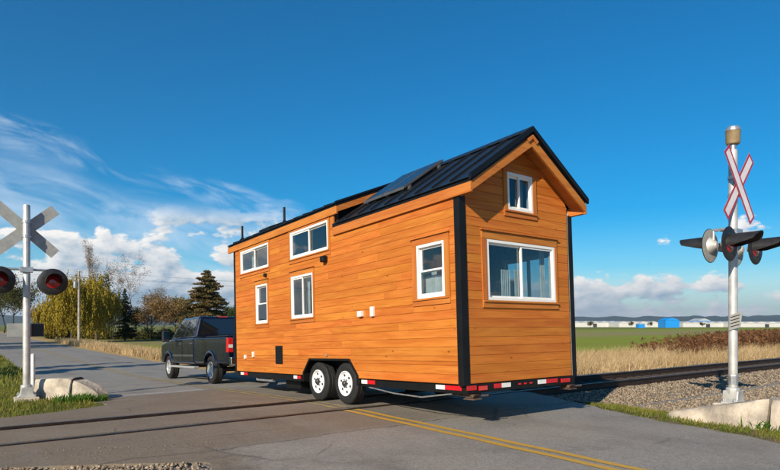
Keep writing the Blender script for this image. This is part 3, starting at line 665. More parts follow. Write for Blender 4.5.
# fascias
mb = hb(); slab(mb, OV1 - .035, OV1 + .003, lambda v: DZ(v) - .062, -EV + .012, HW / 2, .13); mb.build('dormer_rake_board', 'rake', house, bevel=.003)
mb = hb(); mb.prism([(.0, 2.9), (.0, 3.17), (HW / 2, 3.69), (HW / 2, 2.9)], 1, HL - .10, HL - .002); mb.build('dormer_end_wall', 'inside', house)
mb = hb(); mb.box(-.065, -.027, 3.19, OV1 + .002, 3.04, 3.185); mb.build('fascia_board', 'fasc', house, bevel=.003)
mb = hb(); mb.box(-.065, -.027, OV0 - .002, 3.34, 2.655, 2.80); mb.build('fascia_board', 'fasc', house, bevel=.003)
mb = hb(); mb.box(HW + .027, HW + .065, OV0 - .002, OV1, 2.655, 2.80); mb.build('fascia_board', 'fasc', house, bevel=.003)
def rake(y0, y1, mirror, nm='rake_board'):
    X = (lambda v: HW - v) if mirror else (lambda v: v)
    p = [(X(-.060), 2.66), (X(-.060), 2.800), (X(HW / 2 - .001), 3.690), (X(HW / 2 - .001), 3.530)]
    if mirror: p = p[::-1]
    mb = hb(); mb.prism(p, 1, y0, y1); mb.build(nm, 'rake', house, bevel=.003)
for (a, b) in ((OV0 - .003, OV0 + .035), (OV1 - .035, OV1 + .003)):
    if a < 0: rake(a, b, False)
    rake(a, b, True)
mb = hb(); mb.prism([(HW / 2 - .13, 3.615), (HW / 2, 3.705), (HW / 2 + .13, 3.615), (HW / 2 + .09, 3.575), (HW / 2, 3.645), (HW / 2 - .09, 3.575)], 1, OV0 - .028, OV0 - .004); mb.build('gable_plate', 'rake', house, bevel=.003)
for mir in (False, True):     # boarded soffit of the rear overhang
    mb = hb(); slab(mb, OV0 + .036, -.001, lambda v: rz(v) - .075, -.03, HW / 2, .018, mir); mb.build('soffit', 'fasc', house)
    X = (lambda v: HW - v) if mir else (lambda v: v)
    mb = hb(); a, b = X(-.03), X(0); mb.box(min(a, b), max(a, b), OV0 + .036, 0 if not mir else -.001, 2.66, 2.675); mb.build('eave_return', 'fasc', house)
# solar panels on standing rails
sp_ = lambda v: rz(v) + .115
for k, (a, b) in enumerate(((1.62, 2.20), (2.22, 2.80))):
    mb = hb(); slab(mb, a, b, sp_, .30, 1.22, .045); so_ = mb.build('solar_panel', 'frame', house, bevel=.003)
    mb = hb(); slab(mb, a + .03, b - .03, lambda v: sp_(v) + .003, .33, 1.19, .0025); mb.build('solar_cells', 'solar', so_)
for v in (.42, 1.1):
    mb = hb(); slab(mb, 1.58, 2.95, lambda x: rz(x) + .066, v - .02, v + .02, .05); mb.build('panel_rail', 'frame', house)
for (y, v, h) in ((6.03, .30, .40), (8.48, .30, .40)):
    mb = hb(); z = DZ(v); mb.tube((v, y, z), (v, y, z + h), .028, .028, 10); mb.lathe([(.09, 0), (.05, .05), (.03, .09)], (v, y, z + .01), n=10); mb.build('vent_pipe', 'black', house, smooth=40)
mb = hb(); mb.prism([(.5, DZ(.5)), (.95, DZ(.95)), (.95, DZ(.95) + .12), (.5, DZ(.5) + .12)], 1, 7.3, 7.9); mb.build('skylight', 'black', house, bevel=.02)
# --- fittings on the sunny wall
def fit(nm, a, z, w_, h_, d, mt, bevel=.006):
    mb = hb(); mb.box(-BT - d, -BT + .002, a - w_ / 2, a + w_ / 2, z - h_ / 2, z + h_ / 2); return mb.build(nm, mt, house, bevel=bevel)
o = fit('outlet_cover', 2.47, 1.13, .12, .10, .07, 'pvc', .01); o = fit('outlet_cover', 2.12, 1.15, .09, .17, .05, 'pvc', .01)
o = fit('vent_hood', 3.66, 2.25, .13, .12, .11, 'black', .02); fit('vent_hood', 6.36, 2.24, .09, .08, .06, 'black', .015)
o = fit('vent_grille', 5.75, .41, .33, .40, .02, 'black')
for k in range(6):
    mb = hb(); mb.prism([(-BT - .03, .25 + k * .06), (-BT - .018, .25 + k * .06), (-BT - .018, .275 + k * .06)], 1, 5.61, 5.89); mb.build('louvre', 'black', o)
fit('outlet_cover', 7.60, .36, .09, .09, .04, 'pvc'); fit('outlet_cover', 7.12, .42, .08, .13, .04, 'pvc'); fit('marker_lamp', 3.70, .41, .06, .06, .03, 'bell', .01)
# --- trailer
mb = hb()
for x in (.03, HW - .13): mb.box(x, x + .10, -.03, 2.66, -.14, -.004); mb.box(x, x + .10, 4.84, HL + .02, -.14, -.004)
for x in (.22, HW - .32): mb.box(x, x + .10, -.02, HL, -.16, -.02)
for y in (-.035, 1.2, 2.4, 5.2, 6.6, HL - .08): mb.box(.131, HW - .131, y, y + .10, -.135, -.006)
mb.build('trailer_frame', 'black', house, bevel=.004)
mb = hb(); mb.prism([(.30, -.13), (HW - .30, -.13), (1.37, -.13), (1.18, -.13)][:0] or [(.3, 8.2), (.44, 8.2), (1.34, 9.9), (1.34, 10.05), (1.21, 10.05), (1.21, 9.9)], 2, -.16, -.05); mb.prism([(HW - .44, 8.2), (HW - .3, 8.2), (1.345, 9.95), (1.215, 9.95)], 2, -.158, -.052)
mb.build('drawbar', 'black', house)
mb = hb(); mb.lathe([(0, .0), (.06, .0), (.06, .30), (.05, .42), (0, .42)], (1.275, 9.5, -.10), n=12); mb.build('tongue_jack', 'steel', house, smooth=40)
WC = [3.13, 4.13]; WR = .385; wz = -.5 + WR
# wheel arch trim
mb = hb(); arch_o = [(2.62, -.13), (2.62, .05), (2.90, .345), (4.38, .345), (4.66, .05), (4.66, -.13)]; arch_i = [(2.665, -.13), (2.665, .04), (2.918, .305), (4.362, .305), (4.615, .04), (4.615, -.13)]
for mir in (False, True):
    xa, xb = (-BT - .02, .30) if not mir else (HW - .30, HW + BT + .02)
    mb = hb(); mb.prism(arch_o + arch_i[::-1], 0, xa, xb)
    mb.build('wheel_arch', 'black', house)
for mir in (False, True):
    xb = .301 if not mir else HW - .301; xw = .0 if not mir else HW
    mb = hb(); mb.prism([(xb - .006, -.13), (xb + .006, -.13), (xb + .006, .309), (xw, .309), (xw, .297), (xb - .006, .297)] if not mir else [(xb - .006, -.13), (xb + .006, -.13), (xb + .006, .297), (xw, .297), (xw, .309), (xb - .006, .309)], 1, 2.68, 4.60)
    mb.build('wheel_well', 'black', house)
def tyre_prof(R_, w_): return [(R_ * .58, -w_ * .42), (R_ * .66, -w_ * .5), (R_ * .86, -w_ * .5), (R_ * .96, -w_ * .44), (R_, -w_ * .34), (R_ * .995, -w_ * .12), (R_ * .985, -w_ * .10), (R_ * .985, -w_ * .06), (R_, -w_ * .04), (R_, w_ * .04), (R_ * .985, w_ * .06), (R_ * .985, w_ * .10), (R_ * .995, w_ * .12), (R_, w_ * .34), (R_ * .96, w_ * .44), (R_ * .86, w_ * .5), (R_ * .66, w_ * .5), (R_ * .58, w_ * .42)]
def rim_mb(mb, c, d, R_, off, holes_=6):
    # dished steel disc with an outer lip: profile, then round hand holes as dark discs set in
    mb.lathe([(R_ * .605, off - .12), (R_ * .60, off + .005), (R_ * .565, off + .008), (R_ * .54, off - .012), (R_ * .50, off - .035), (R_ * .34, off - .018), (R_ * .22, off - .016), (0, off - .016)], c, d, 28)
for side_ in (0, 1):
    sx = -1 if side_ == 0 else 1; xc = .13 if side_ == 0 else HW - .13; d = (sx, 0, 0)
    for y in WC:
        mb = hb(); mb.lathe(tyre_prof(WR, .23), (xc, y, wz), d, 40); wh = mb.build('wheel', 'tyre', house, smooth=35)
        mb = hb(); rim_mb(mb, (xc, y, wz), d, WR, .115); ri = mb.build('rim', 'rim', wh, smooth=50)
        mb = hb()
        for k in range(6):
            a = k * math.pi / 3 + .3; p = Vector((xc + sx * .092, y + math.cos(a) * WR * .40, wz + math.sin(a) * WR * .40)); mb.lathe([(0, .014), (.026, .013)], p, d, 10)
        mb.build('hand_holes', 'hub', wh)
        mb = hb(); mb.lathe([(.052, .09), (.052, .15), (.035, .165), (0, .165)], (xc, y, wz), d, 14)
        for k in range(6):
            a = k * math.pi / 3; mb.tube((xc + sx * .095, y + math.cos(a) * .075, wz + math.sin(a) * .075), (xc + sx * .122, y + math.cos(a) * .075, wz + math.sin(a) * .075), .011, .011, 6)
        mb.build('hub', 'hub', wh, smooth=40)
for y in WC:
    mb = hb(); mb.tube((.24, y, wz), (HW - .24, y, wz), .04, .04, 10); mb.build('axle', 'black', house, smooth=40)
def tape(fn, a0, a1, am, z, first):
    for (p, q, m_) in ((a0, am, first[0]), (am, a1, first[1])):
        if abs(q - p) < .01: continue
        mb = hb(); obox(mb, fn, p, q, .001 if fn is not WALL['side'] else -.028, .006 if fn is not WALL['side'] else -.022, z - .032, z + .032); mb.build('reflective_tape', m_, house)
SF = WALL['side']
tape(SF, .07, .62, .42, -.06, ('red', 'white')); tape(SF, 2.19, 2.60, 2.42, -.06, ('red', 'white')); tape(SF, 4.86, 5.18, 5.02, -.06, ('red', 'white')); tape(SF, 7.62, 8.06, 7.86, -.06, ('red', 'white'))
RF_ = lambda a, d, z: (a, -.036 - d, z)
tape(RF_, .02, .21, .21, -.055, ('red', 'white')); tape(RF_, .57, .93, .73, -.055, ('red', 'white')); tape(RF_, 1.56, 2.05, 1.76, -.055, ('white', 'red'))
for (a, b) in ((2.13, 2.36), (.25, .42)):
    mb = hb(); mb.box(a, b, -.06, -.037, -.10, -.035); mb.build('tail_lamp', 'tail', house, bevel=.006)
for k in range(3):
    mb = hb(); mb.box(1.10 + k * .13, 1.16 + k * .13, -.05, -.037, -.07, -.045); mb.build('marker_lamp', 'tail', house, bevel=.004)
# stabiliser jacks at the rear corners and a folded step
for x in (.17, HW - .17):
    mb = hb()
    mb.prism([(-.10, -.145), (.14, -.145), (.09, -.20), (-.05, -.20)], 0, x - .06, x + .06); mb.box(x - .09, x + .09, -.10, .10, -.222, -.203); mb.tube((x, -.05, -.175), (x, .5, -.17), .018, .018, 8); mb.tube((x + .06, -.06, -.175), (x + .22, -.09, -.172), .011, .018, 8)
    mb.build('stabiliser_jack', 'jack', house, bevel=.005)
mb = hb(); mb.tube((.10, 6.3, -.19), (.10, 7.2, -.19), .03, .03, 8); mb.box(.06, .16, 6.3, 6.34, -.20, -.13); mb.box(.06, .16, 7.16, 7.2, -.20, -.13); mb.build('step_rail', 'galv', house)
mb = hb(); mb.box(.25, .75, 5.3, 6.0, -.34, -.16); mb.build('battery_box', 'black', house, bevel=.01)
mb = hb(); mb.path([(.05, .3, -.15), (.06, 1.0, -.24), (.06, 1.7, -.22), (.05, 2.4, -.15)], .012); mb.build('cable', 'galv', house)
M_['chromedark'] = mat('grey_side_moulding', (.10, .10, .10), .4, .4, .05, 4)
# ------------------------------------------------------------------ pickup truck, local: x right, y forward from rear axle, z up from ground
TPT = R(2.2)
truck = empty('pickup_truck', (6.925, 16.75, float(zr(16.75)) + .004), (-TPT, 0, 0))
tag(truck, 'dark navy crew cab pickup truck hitched to the trailer drawbar', 'truck')
WB = 4.25; TR_ = .415; HWT = 1.0
def arc(cy, r, z0, n=12):
    a0 = math.asin((z0 - TR_) / r)
    return [(cy + r * math.cos(t), TR_ + r * math.sin(t)) for t in np.linspace(math.pi - a0, a0, n)]
AR = .53
def sidepoly(y0, y1, top, arches, z0=.56):
    p = [(y0, z0)]
    for c in arches: p += arc(c, AR, z0)
    p += [(y1, z0)] + top; return p
tp = [(1.62, 1.33)]
# cab and nose lower body
top = [(5.12, .62), (5.20, .80), (5.20, 1.14), (5.08, 1.26), (4.55, 1.34), (4.02, 1.38), (1.46, 1.40)]
mb = MB(); mb.prism(sidepoly(1.46, 5.10, top, [WB]), 0, -HWT, HWT); body = mb.build('body', 'paint', truck, bevel=.085, seg=4)
# bed: two sides, floor, tailgate
bed_ = []
for s in (-1, 1):
    mb = MB(); pl = [(-1.36, .60)] + arc(0, AR, .60) + [(1.43, .60), (1.43, 1.39), (-1.38, 1.37)]
    mb.prism(pl, 0, min(s * HWT, s * (HWT - .14)), max(s * HWT, s * (HWT - .14))); o = mb.build('bed_side', 'paint', truck, bevel=.06, seg=4)
    mb = MB(); mb.prism([(-1.34, 1.386), (1.42, 1.40), (1.42, 1.42), (-1.34, 1.406)], 0, s * HWT - s * .02 - .06 * (s > 0), s * HWT - s * .02 + .06 * (s < 0)); mb.build('bed_rail_cap', 'trim', o, bevel=.006)
mb = MB(); mb.box(-HWT + .141, HWT - .141, -1.30, 1.42, .82, .88); mb.build('bed_floor', 'trim', truck)
mb = MB(); mb.prism([(-1.40, .80), (-1.33, .80), (-1.33, 1.38), (-1.38, 1.39)], 0, -HWT + .17, HWT - .17); tg = mb.build('tailgate', 'paint', truck, bevel=.02)
mb = MB(); mb.box(-.14, .14, -1.425, -1.40, 1.20, 1.27); mb.build('handle', 'trim', tg, bevel=.01)
for s in (-1, 1):
    mb = MB(); a, b = sorted((s * (HWT + .004), s * (HWT - .165))); mb.prism([(-1.405, .93), (-1.26, .93), (-1.29, 1.34), (-1.402, 1.34)], 0, a, b); tl = mb.build('tail_light', 'tail', truck, bevel=.02)
    mb = MB(); a, b = sorted((s * (HWT - .02), s * (HWT - .14))); mb.box(a, b, -1.415, -1.407, 1.06, 1.15); mb.build('reverse_lamp', 'tailw', tl)
mb = MB(); mb.prism([(-1.56, .60), (-1.50, .56), (-1.38, .56), (-1.38, .80), (-1.54, .80)], 0, -HWT + .03, HWT - .03); bm_ = mb.build('rear_bumper', 'chrome', truck, bevel=.03, seg=3)
mb = MB(); mb.box(-.25, .25, -1.566, -1.555, .64, .76); mb.build('step_pad', 'trim', bm_)
mb = MB(); mb.box(-.05, .05, -1.75, -1.2, .47, .55); mb.lathe([(0, 0), (.025, 0), (.025, .06), (.03, .09), (0, .12)], (0, -1.70, .55), n=10); mb.build('hitch', 'steel', truck)
mb = MB(); mb.prism([(5.10, .55), (5.30, .58), (5.30, .82), (5.12, .82)], 0, -HWT + .02, HWT - .02); mb.build('front_bumper', 'chrome', truck, bevel=.03)
mb = MB(); mb.box(-.6, .6, 5.19, 5.23, .85, 1.20); mb.build('grille', 'chrome', truck, bevel=.01)
for s in (-1, 1):
    mb = MB(); a, b = sorted((s * .62, s * .97)); mb.box(a, b, 5.15, 5.22, .90, 1.18); mb.build('headlight', 'tailw', truck, bevel=.015)
# greenhouse
B0 = {(-1, 0): (-.955, 1.47, 1.40), (1, 0): (.955, 1.47, 1.40), (-1, 1): (-.955, 4.18, 1.37), (1, 1): (.955, 4.18, 1.37)}
T0 = {(-1, 0): (-.76, 1.60, 2.09), (1, 0): (.76, 1.60, 2.09), (-1, 1): (-.76, 3.28, 2.09), (1, 1): (.76, 3.28, 2.09)}
V = [B0[-1, 0], B0[1, 0], B0[1, 1], B0[-1, 1], T0[-1, 0], T0[1, 0], T0[1, 1], T0[-1, 1]]
mb = MB(); mb.add(V, [(3, 2, 1, 0), (4, 5, 6, 7), (0, 1, 5, 4), (1, 2, 6, 5), (2, 3, 7, 6), (3, 0, 4, 7)]); cab = mb.build('cab', 'paint', truck, bevel=.07, seg=4)
def face(quad, u0, u1, v0, v1, off, nm, mt, par, u0t=None, u1t=None):
    A, B_, C, D = [Vector(q) for q in quad]      # bottom-left, bottom-right, top-right, top-left
    def P(u, v): return (A + (B_ - A) * u) * (1 - v) + (D + (C - D) * u) * v
    n = (B_ - A).cross(D - A).normalized() * off
    u0t = u0 if u0t is None else u0t; u1t = u1 if u1t is None else u1t
    q = [P(u0, v0), P(u1, v0), P(u1t, v1), P(u0t, v1)]; t_ = n.normalized() * .012
    V = [tuple(p + n) for p in q] + [tuple(p + n - t_) for p in q]
    mb = MB(); mb.add(V, [(0, 1, 2, 3), (7, 6, 5, 4), (0, 4, 5, 1), (1, 5, 6, 2), (2, 6, 7, 3), (3, 7, 4, 0)]); return mb.build(nm, mt, par)
tdk = mat('tinted_truck_window', (.010, .012, .014), .03, 0, .02, 1, coat=1.0, spec=1.0)
for s in (-1, 1):
    q = [B0[-1, 1], B0[-1, 0], T0[-1, 0], T0[-1, 1]] if s < 0 else [B0[1, 0], B0[1, 1], T0[1, 1], T0[1, 0]]
    if s < 0:
        face(q, .13, .50, .10, .88, .006, 'side_window', tdk, truck, u0t=.06); face(q, .55, .90, .10, .88, .006, 'side_window', tdk, truck)
    else:
        face(q, .10, .45, .10, .88, .006, 'side_window', tdk, truck); face(q, .50, .87, .10, .88, .006, 'side_window', tdk, truck, u1t=.94)
face([B0[-1, 0], B0[1, 0], T0[1, 0], T0[-1, 0]], .08, .92, .14, .86, .006, 'rear_window', tdk, truck)
face([B0[1, 1], B0[-1, 1], T0[-1, 1], T0[1, 1]], .05, .95, .06, .92, .006, 'windscreen', tdk, truck)
mb = MB(); mb.box(-.16, .16, 1.57, 1.60, 2.06, 2.09); mb.build('high_brake_lamp', 'tail', truck)
for k in range(5):
    mb = MB(); x = -.5 + k * .25; mb.box(x - .03, x + .03, 3.05, 3.15, 2.09, 2.11); mb.build('roof_marker', 'bell', truck, bevel=.008)
# doors: proud skins with shut lines between, handles, mouldings
for s in (-1, 1):
    x = s * (HWT + .002)
    for (a, b, lo) in ((1.52, 2.62, 0), (2.66, 3.70, 0)):
        mb = MB(); X0, X1 = sorted((x, x + s * .012)); mb.box(X0, X1, a, b, .66, 1.355); dr_ = mb.build('door', 'paint', truck, bevel=.012)
        mb = MB(); X0, X1 = sorted((x + s * .012, x + s * .045)); mb.box(X0, X1, a + .06, a + .28, 1.20, 1.24); mb.build('handle', 'chrome', dr_, bevel=.008)
        mb = MB(); X0, X1 = sorted((x + s * .010, x + s * .026)); mb.box(X0, X1, a + .01, b - .01, .80, .86); mb.build('moulding', 'chromedark', dr_, bevel=.006)
        mb = MB(); X0, X1 = sorted((x + s * .002, x + s * .024)); mb.prism([(1.285, X0), (1.335, X0), (1.335, X1), (1.30, X1)][:0] or [(X0, 1.30), (X1, 1.315), (X0, 1.345)], 1, a + .01, b - .01); mb.build('shoulder_crease', 'paint', dr_)
    mb = MB(); X0, X1 = sorted((s * .93, s * 1.12)); mb.box(X0, X1, 1.2, 3.62, .43, .50); mb.build('running_board', 'alloy', truck, bevel=.02)
    for c in (0, WB):
        mb = MB(); pr = [(AR + .055, .0), (AR + .03, .045), (AR - .01, .05), (AR - .02, .0)]
        mb.lathe(pr, (s * (HWT - .005), c, TR_), (s, 0, 0), 18, *((-R(72), R(72))))
        mb.build('fender_flare', 'paint', truck, smooth=50)
    # tow mirror
    mb = MB(); X0, X1 = sorted((s * .98, s * 1.22)); mb.box(X0, X1, 3.66, 3.74, 1.42, 1.46); X0, X1 = sorted((s * 1.14, s * 1.36)); mb.box(X0, X1, 3.62, 3.76, 1.30, 1.68); mo = mb.build('mirror', 'trim', truck, bevel=.02)
    mb = MB(); X0, X1 = sorted((s * 1.16, s * 1.34)); mb.box(X0, X1, 3.612, 3.619, 1.40, 1.65); mb.build('mirror_glass', 'tglass', mo)
    for c in (0, WB):
        xc = s * .87; d = (s, 0, 0)
        mb = MB(); mb.lathe(tyre_prof(TR_, .28), (xc, c, TR_), d, 36); wh = mb.build('wheel', 'tyre', truck, smooth=35)
        mb = MB(); mb.lathe([(TR_ * .60, .0), (TR_ * .60, .135), (TR_ * .56, .14), (TR_ * .53, .115), (TR_ * .50, .08), (TR_ * .2, .10), (TR_ * .17, .14), (0, .145)], (xc, c, TR_), d, 28); mb.build('rim', 'alloy', wh, smooth=40)
        mb = MB()
        for k in range(8):
            a = k * math.pi / 4; mb.lathe([(0, .100), (.03, .098)], (xc, c + math.cos(a) * .16, TR_ + math.sin(a) * .16), d, 8)
        mb.build('hand_holes', 'hub', wh)
mb = MB(); mb.box(-.45, .45, -1.2, 4.9, .50, .66); mb.tube((-.75, 0, TR_), (.75, 0, TR_), .07, .07, 10); mb.tube((-.75, WB, TR_), (.75, WB, TR_), .06, .06, 10); mb.build('chassis', 'trim', truck)
mb = MB(); mb.tube((.62, -1.3, .46), (.62, 0.4, .46), .04, .04, 10); mb.build('exhaust', 'steel', truck, smooth=40)
mb = MB(); mb.box(-HWT + .15, HWT - .15, -.6, .6, .66, .90); mb.box(-HWT + .15, HWT - .15, WB - .6, WB + .6, .6, 1.0); mb.build('inner_arch', 'trim', truck)
# ------------------------------------------------------------------ level crossing signals
def crossbuck(root, z, face_dir, back, ang=47):
    # face_dir = -1 reads towards -Y, +1 towards +Y
    L, B_ = .76, .122
    for k, a in enumerate((R(ang), R(180 - ang))):
        c, s = math.cos(a), math.sin(a); y = face_dir * (.095 + .014 * k)
        def bar(l, b, y0, y1, mt, par, nm):
            mb = MB(); q = [(c * sx * l - s * sy * b, z + s * sx * l + c * sy * b) for sx, sy in ((-1, -1), (1, -1), (1, 1), (-1, 1))]
            mb.prism(q, 1, min(y0, y1), max(y0, y1)); return mb.build(nm, mt, par, bevel=.0015)
        bl = bar(L, B_, y, y + face_dir * .004, 'aluback', root, 'crossbuck_blade')
        rd = bar(L - .002, B_ - .002, y + face_dir * .0042, y + face_dir * .0055, 'signred', bl, 'red_border')
        bar(L - .05, B_ - .050, y + face_dir * .0057, y + face_dir * .0068, 'signwhite', bl, 'white_face')
def lamp(root, x, z, d, hood=.50):
    # d = +-1 : direction of travel of the light along Y
    D = (0, d, 0); y = d * .16
    mb = MB(); mb.lathe([(.0, -.125), (.05, -.125), (.07, -.10), (.135, -.03), (.15, .0)], (x, y, z), D, 20); hd = mb.build('lamp_head', 'alu', root, smooth=45)
    mb = MB(); mb.lathe([(.10, -.004), (.290, -.006), (.297, 0), (.290, .006), (.15, .008)], (x, y, z), D, 32); mb.build('target_disc', 'lampblack', hd, smooth=40)
    mb = MB(); mb.lathe([(.12, -.0085), (.280, -.0085), (.286, -.0072)], (x, y, z), D, 32); mb.build('disc_back', 'aluback', hd, smooth=40)
    mb = MB(); mb.lathe([(.148, .010), (.12, .022), (.06, .03), (0, .032)], (x, y, z), D, 20); mb.build('lens', 'lens', hd, smooth=60)
    # long hood: upper part of a tube, cut back towards the bottom
    mb = MB(); n = 22; V = []; c = Vector((x, y, z))
    for rr in (.165, .158):
        for k in range(n + 1):
            t = -R(104) + R(208) * k / n; ln = hood * (1 - .16 * (t / R(78)) ** 2 if abs(t) < R(78) else .84 - .60 * (abs(t) - R(78)) / R(26))
            e = Vector((math.sin(t), 0, math.cos(t))) * rr
            V += [tuple(c + e + Vector((0, d * .008, 0))), tuple(c + e * .985 + Vector((0, d * ln, 0)))]
    F = []
    for b in (0, 2 * (n + 1)):
        for k in range(n): F.append((b + 2 * k, b + 2 * k + 1, b + 2 * k + 3, b + 2 * k + 2))
    for k in range(n): F.append((2 * k + 1, 2 * k + 3, 2 * (n + 1) + 2 * k + 3, 2 * (n + 1) + 2 * k + 1))
    mb.add(V, F); mb.build('hood', 'lampblack', hd, smooth=40)
def signal(loc, H, zx, zl, face_dir, label, bell, ztop, rot=0.):
    r = empty('crossing_signal', loc, (0, 0, rot)); tag(r, label, 'crossing signal', 'railway crossing signals')
    mb = MB(); mb.box(-.24, .24, -.24, .24, -.35, .02); mb.build('footing', 'conc', r, bevel=.02)
    mb = MB(); mb.prism([(-.19, .02), (.19, .02), (.13, .10), (.10, .24), (-.10, .24), (-.13, .10)], 1, -.13, .13); mb.lathe([(.12, .02), (.115, .28), (.085, .30)], (0, 0, 0), n=16)
    bs = mb.build('mast_base', 'alu', r, bevel=.012)
    for sx in (-1, 1):
        for sy in (-1, 1):
            mb = MB(); mb.tube((sx * .155, sy * .09, .02), (sx * .155, sy * .09, .12), .016, .016, 8); mb.lathe([(.03, .06), (.03, .085)], (sx * .155, sy * .09, 0), n=6); mb.build('anchor_bolt', 'galv', bs)
    mb = MB(); mb.lathe([(.074, .2), (.072, H - .03), (.062, H), (0, H + .01)], (0, 0, 0), n=20); mb.build('mast', 'alu', r, smooth=40)
    crossbuck(r, zx, face_dir, True, 49 if bell else 42)
    for dz in (-.16, .16):
        mb = MB(); mb.box(-.10, .10, min(face_dir * .06, face_dir * .093), max(face_dir * .06, face_dir * .093), zx + dz - .025, zx + dz + .025); mb.lathe([(.085, -.03), (.085, .03)], (0, 0, zx + dz), n=16); mb.build('blade_bracket', 'galv', r)
    # cross arm with junction box
    mb = MB(); mb.tube((-.52, 0, zl + .26), (.52, 0, zl + .26), .028, .028, 10); mb.lathe([(.10, -.05), (.10, .05)], (0, 0, zl + .26), n=16); mb.box(-.12, .12, -.11, .11, zl + .20, zl + .31)
    for sx in (-1, 1):
        mb.tube((sx * .50, -.10, zl + .26), (sx * .50, .10, zl + .26), .026, .026, 8); mb.tube((sx * .50, -.10, zl + .27), (sx * .50, -.10, zl + .09), .022, .022, 8); mb.tube((sx * .50, .10, zl + .27), (sx * .50, .10, zl + .09), .022, .022, 8)
    mb.build('cross_arm', 'galv', r, smooth=40)
    for sx in (-1, 1):
        for d in (-1, 1): lamp(r, sx * .50, zl, d)
    if bell:
        mb = MB(); mb.lathe([(.05, H - .02), (.05, H + .10), (.03, H + .10)], (0, 0, 0), n=14); mb.build('bell_stem', 'galv', r, smooth=40)
        mb = MB(); mb.lathe([(.0, H + .10), (.10, H + .10), (.118, H + .13), (.118, H + .33), (.122, H + .335), (.122, H + .36), (.10, H + .40), (0, H + .41)], (0, 0, 0), n=22); mb.build('bell', 'bell', r, smooth=40)
        mb = MB(); mb.lathe([(.125, H + .335), (.125, H + .36), (.10, H + .405), (0, H + .415)], (0, 0, 0), n=22); mb.build('bell_cap', 'galv', r, smooth=40)
    return r
M_['conc'] = mat('pale_concrete', (.42, .36, .285), .9, 0, .42, 2.2, .8, 18)
zR = .066
sigR = signal((10.955, 4.478, zR), 4.50, 3.85, 2.78, -1, 'railway crossing signal with bell on top and red bordered crossbuck', True, 4.9, R(-1))
# small tilted notice plate on the right mast
mb = MB(); mb.prism([(.03, 1.30), (-.16, 1.36), (-.19, 1.64), (.0, 1.58)], 0, -.095, -.085); npl = mb.build('notice_plate', 'aluback', sigR, bevel=.003)
for k in range(4):
    z_ = 1.36 + k * .055; mb = MB(); mb.prism([(.0, z_), (-.15, z_ + .045), (-.15, z_ + .060), (.0, z_ + .015)], 0, -.0985, -.0955); o = mb.build('notice_line', 'lampblack', npl)
mb = MB(); mb.lathe([(.08, .35), (.085, .50), (.08, .52)], (0, 0, 0), n=14); mb.build('mast_collar', 'galv', sigR)
zL = float(zr(15.08)) + .06
sigL = signal((1.18, 15.08, zL), 4.30, 3.76, 2.60, 1, 'railway crossing signal without a bell, its crossbuck seen from the bare back', False, 4.35, R(-2))
mb = MB(); mb.box(-.36, .34, .09, .10, 1.36, 1.66); mb.build('notice_plate', 'aluback', sigL, bevel=.003)
mb = MB(); mb.box(.10, .34, .085, .0895, 1.37, 1.65); mb.build('dark_notice_back', 'trim', sigL, bevel=.002)
mk = MB((1.36, 15.75, float(zr(15.75)))); zz_ = float(zr(15.75)); mk.lathe([(.0, -.2), (.045, -.2), (.045, 1.0), (.04, 1.03), (0, 1.04)], (1.36, 15.75, zz_), n=12)
mko = mk.build('marker_post', 'postwhite', None, smooth=40); mko.location = (1.36, 15.75, zz_); tag(mko, 'slim white marker post behind the crossing signal without a bell', 'post')
# ------------------------------------------------------------------ concrete end blocks
def block(name, pts_top, pts_bot, label, loc, bev=.05):
    # pts: quad corner order near-left, near-right, far-right, far-left
    mb = MB(loc); mb.add(pts_bot + pts_top, [(3, 2, 1, 0), (4, 5, 6, 7), (0, 1, 5, 4), (1, 2, 6, 5), (2, 3, 7, 6), (3, 0, 4, 7)])
    o = mb.build(name, 'conc', None, bevel=bev, seg=3); o.location = loc; tag(o, label, 'concrete block', 'concrete barrier blocks at the crossing')
    return o
def barrier(name, v0, v1, u0, u1, h0, h1, label, knee=1.):
    # tapering barrier: height h0 at u0 (near) and h1 at u1 (far); cross section narrows upward; subdivided and roughened
    n, m = 14, 6; V = []; F = []
    vc = (v0 + v1) / 2; wd = (v1 - v0) / 2; loc = (vc, (u0 + u1) / 2, 0.)
    secs = [(-1, 0), (-.96, .3), (-.80, .85), (-.66, 1.0), (0, 1.02), (.66, 1.0), (.80, .85), (.96, .3), (1, 0)]
    for j in range(n + 1):
        t = j / n; u = u0 + (u1 - u0) * t; h = h0 + (h1 - h0) * min(1, t / knee) ** (1 if knee == 1 else .6)
        e = min(1, min(t, 1 - t) * 14 + .78)
        zb_ = float(G(vc, u)) - .10
        for (a, b) in secs:
            V.append((vc + a * wd * (1 - .0 * b) * e + rng.normal(0, .005) - loc[0], u + rng.normal(0, .006) - loc[1], zb_ + (.10 + h) * b * (.97 + .03 * e) + rng.normal(0, .005) * (b > 0)))
    k = len(secs)
    for j in range(n):
        for i in range(k - 1): F.append((j * k + i, j * k + i + 1, (j + 1) * k + i + 1, (j + 1) * k + i))
    F += [tuple(range(k)), tuple(n * k + i for i in range(k))[::-1]]
    mb = MB(); mb.v = V; mb.f = F; o = mb.build(name, 'conc', None, smooth=40); o.location = loc
    tag(o, label, 'concrete block', 'concrete barrier blocks at the crossing'); return o
barrier('concrete_barrier', 8.95, 9.80, 3.27, 4.70, .44, .09, 'tapering pale concrete block in front of the signal with the bell')
barrier('concrete_barrier', 8.93, 9.78, .6, 3.22, .44, .44, 'level topped concrete block next to the tapering one by the bell signal')
bl = barrier('concrete_barrier', 1.75, 2.25, 13.95, 15.75, .10, .47, 'mossy concrete block with a strap beside the signal without a bell', .45)
bl.location = (2.02, 14.82, 0); bl.rotation_euler = (0, 0, R(36))
zt_ = float(G(2.0, 14.6)); mb = MB(); hs_ = .10 + .37 * .80 ** .6
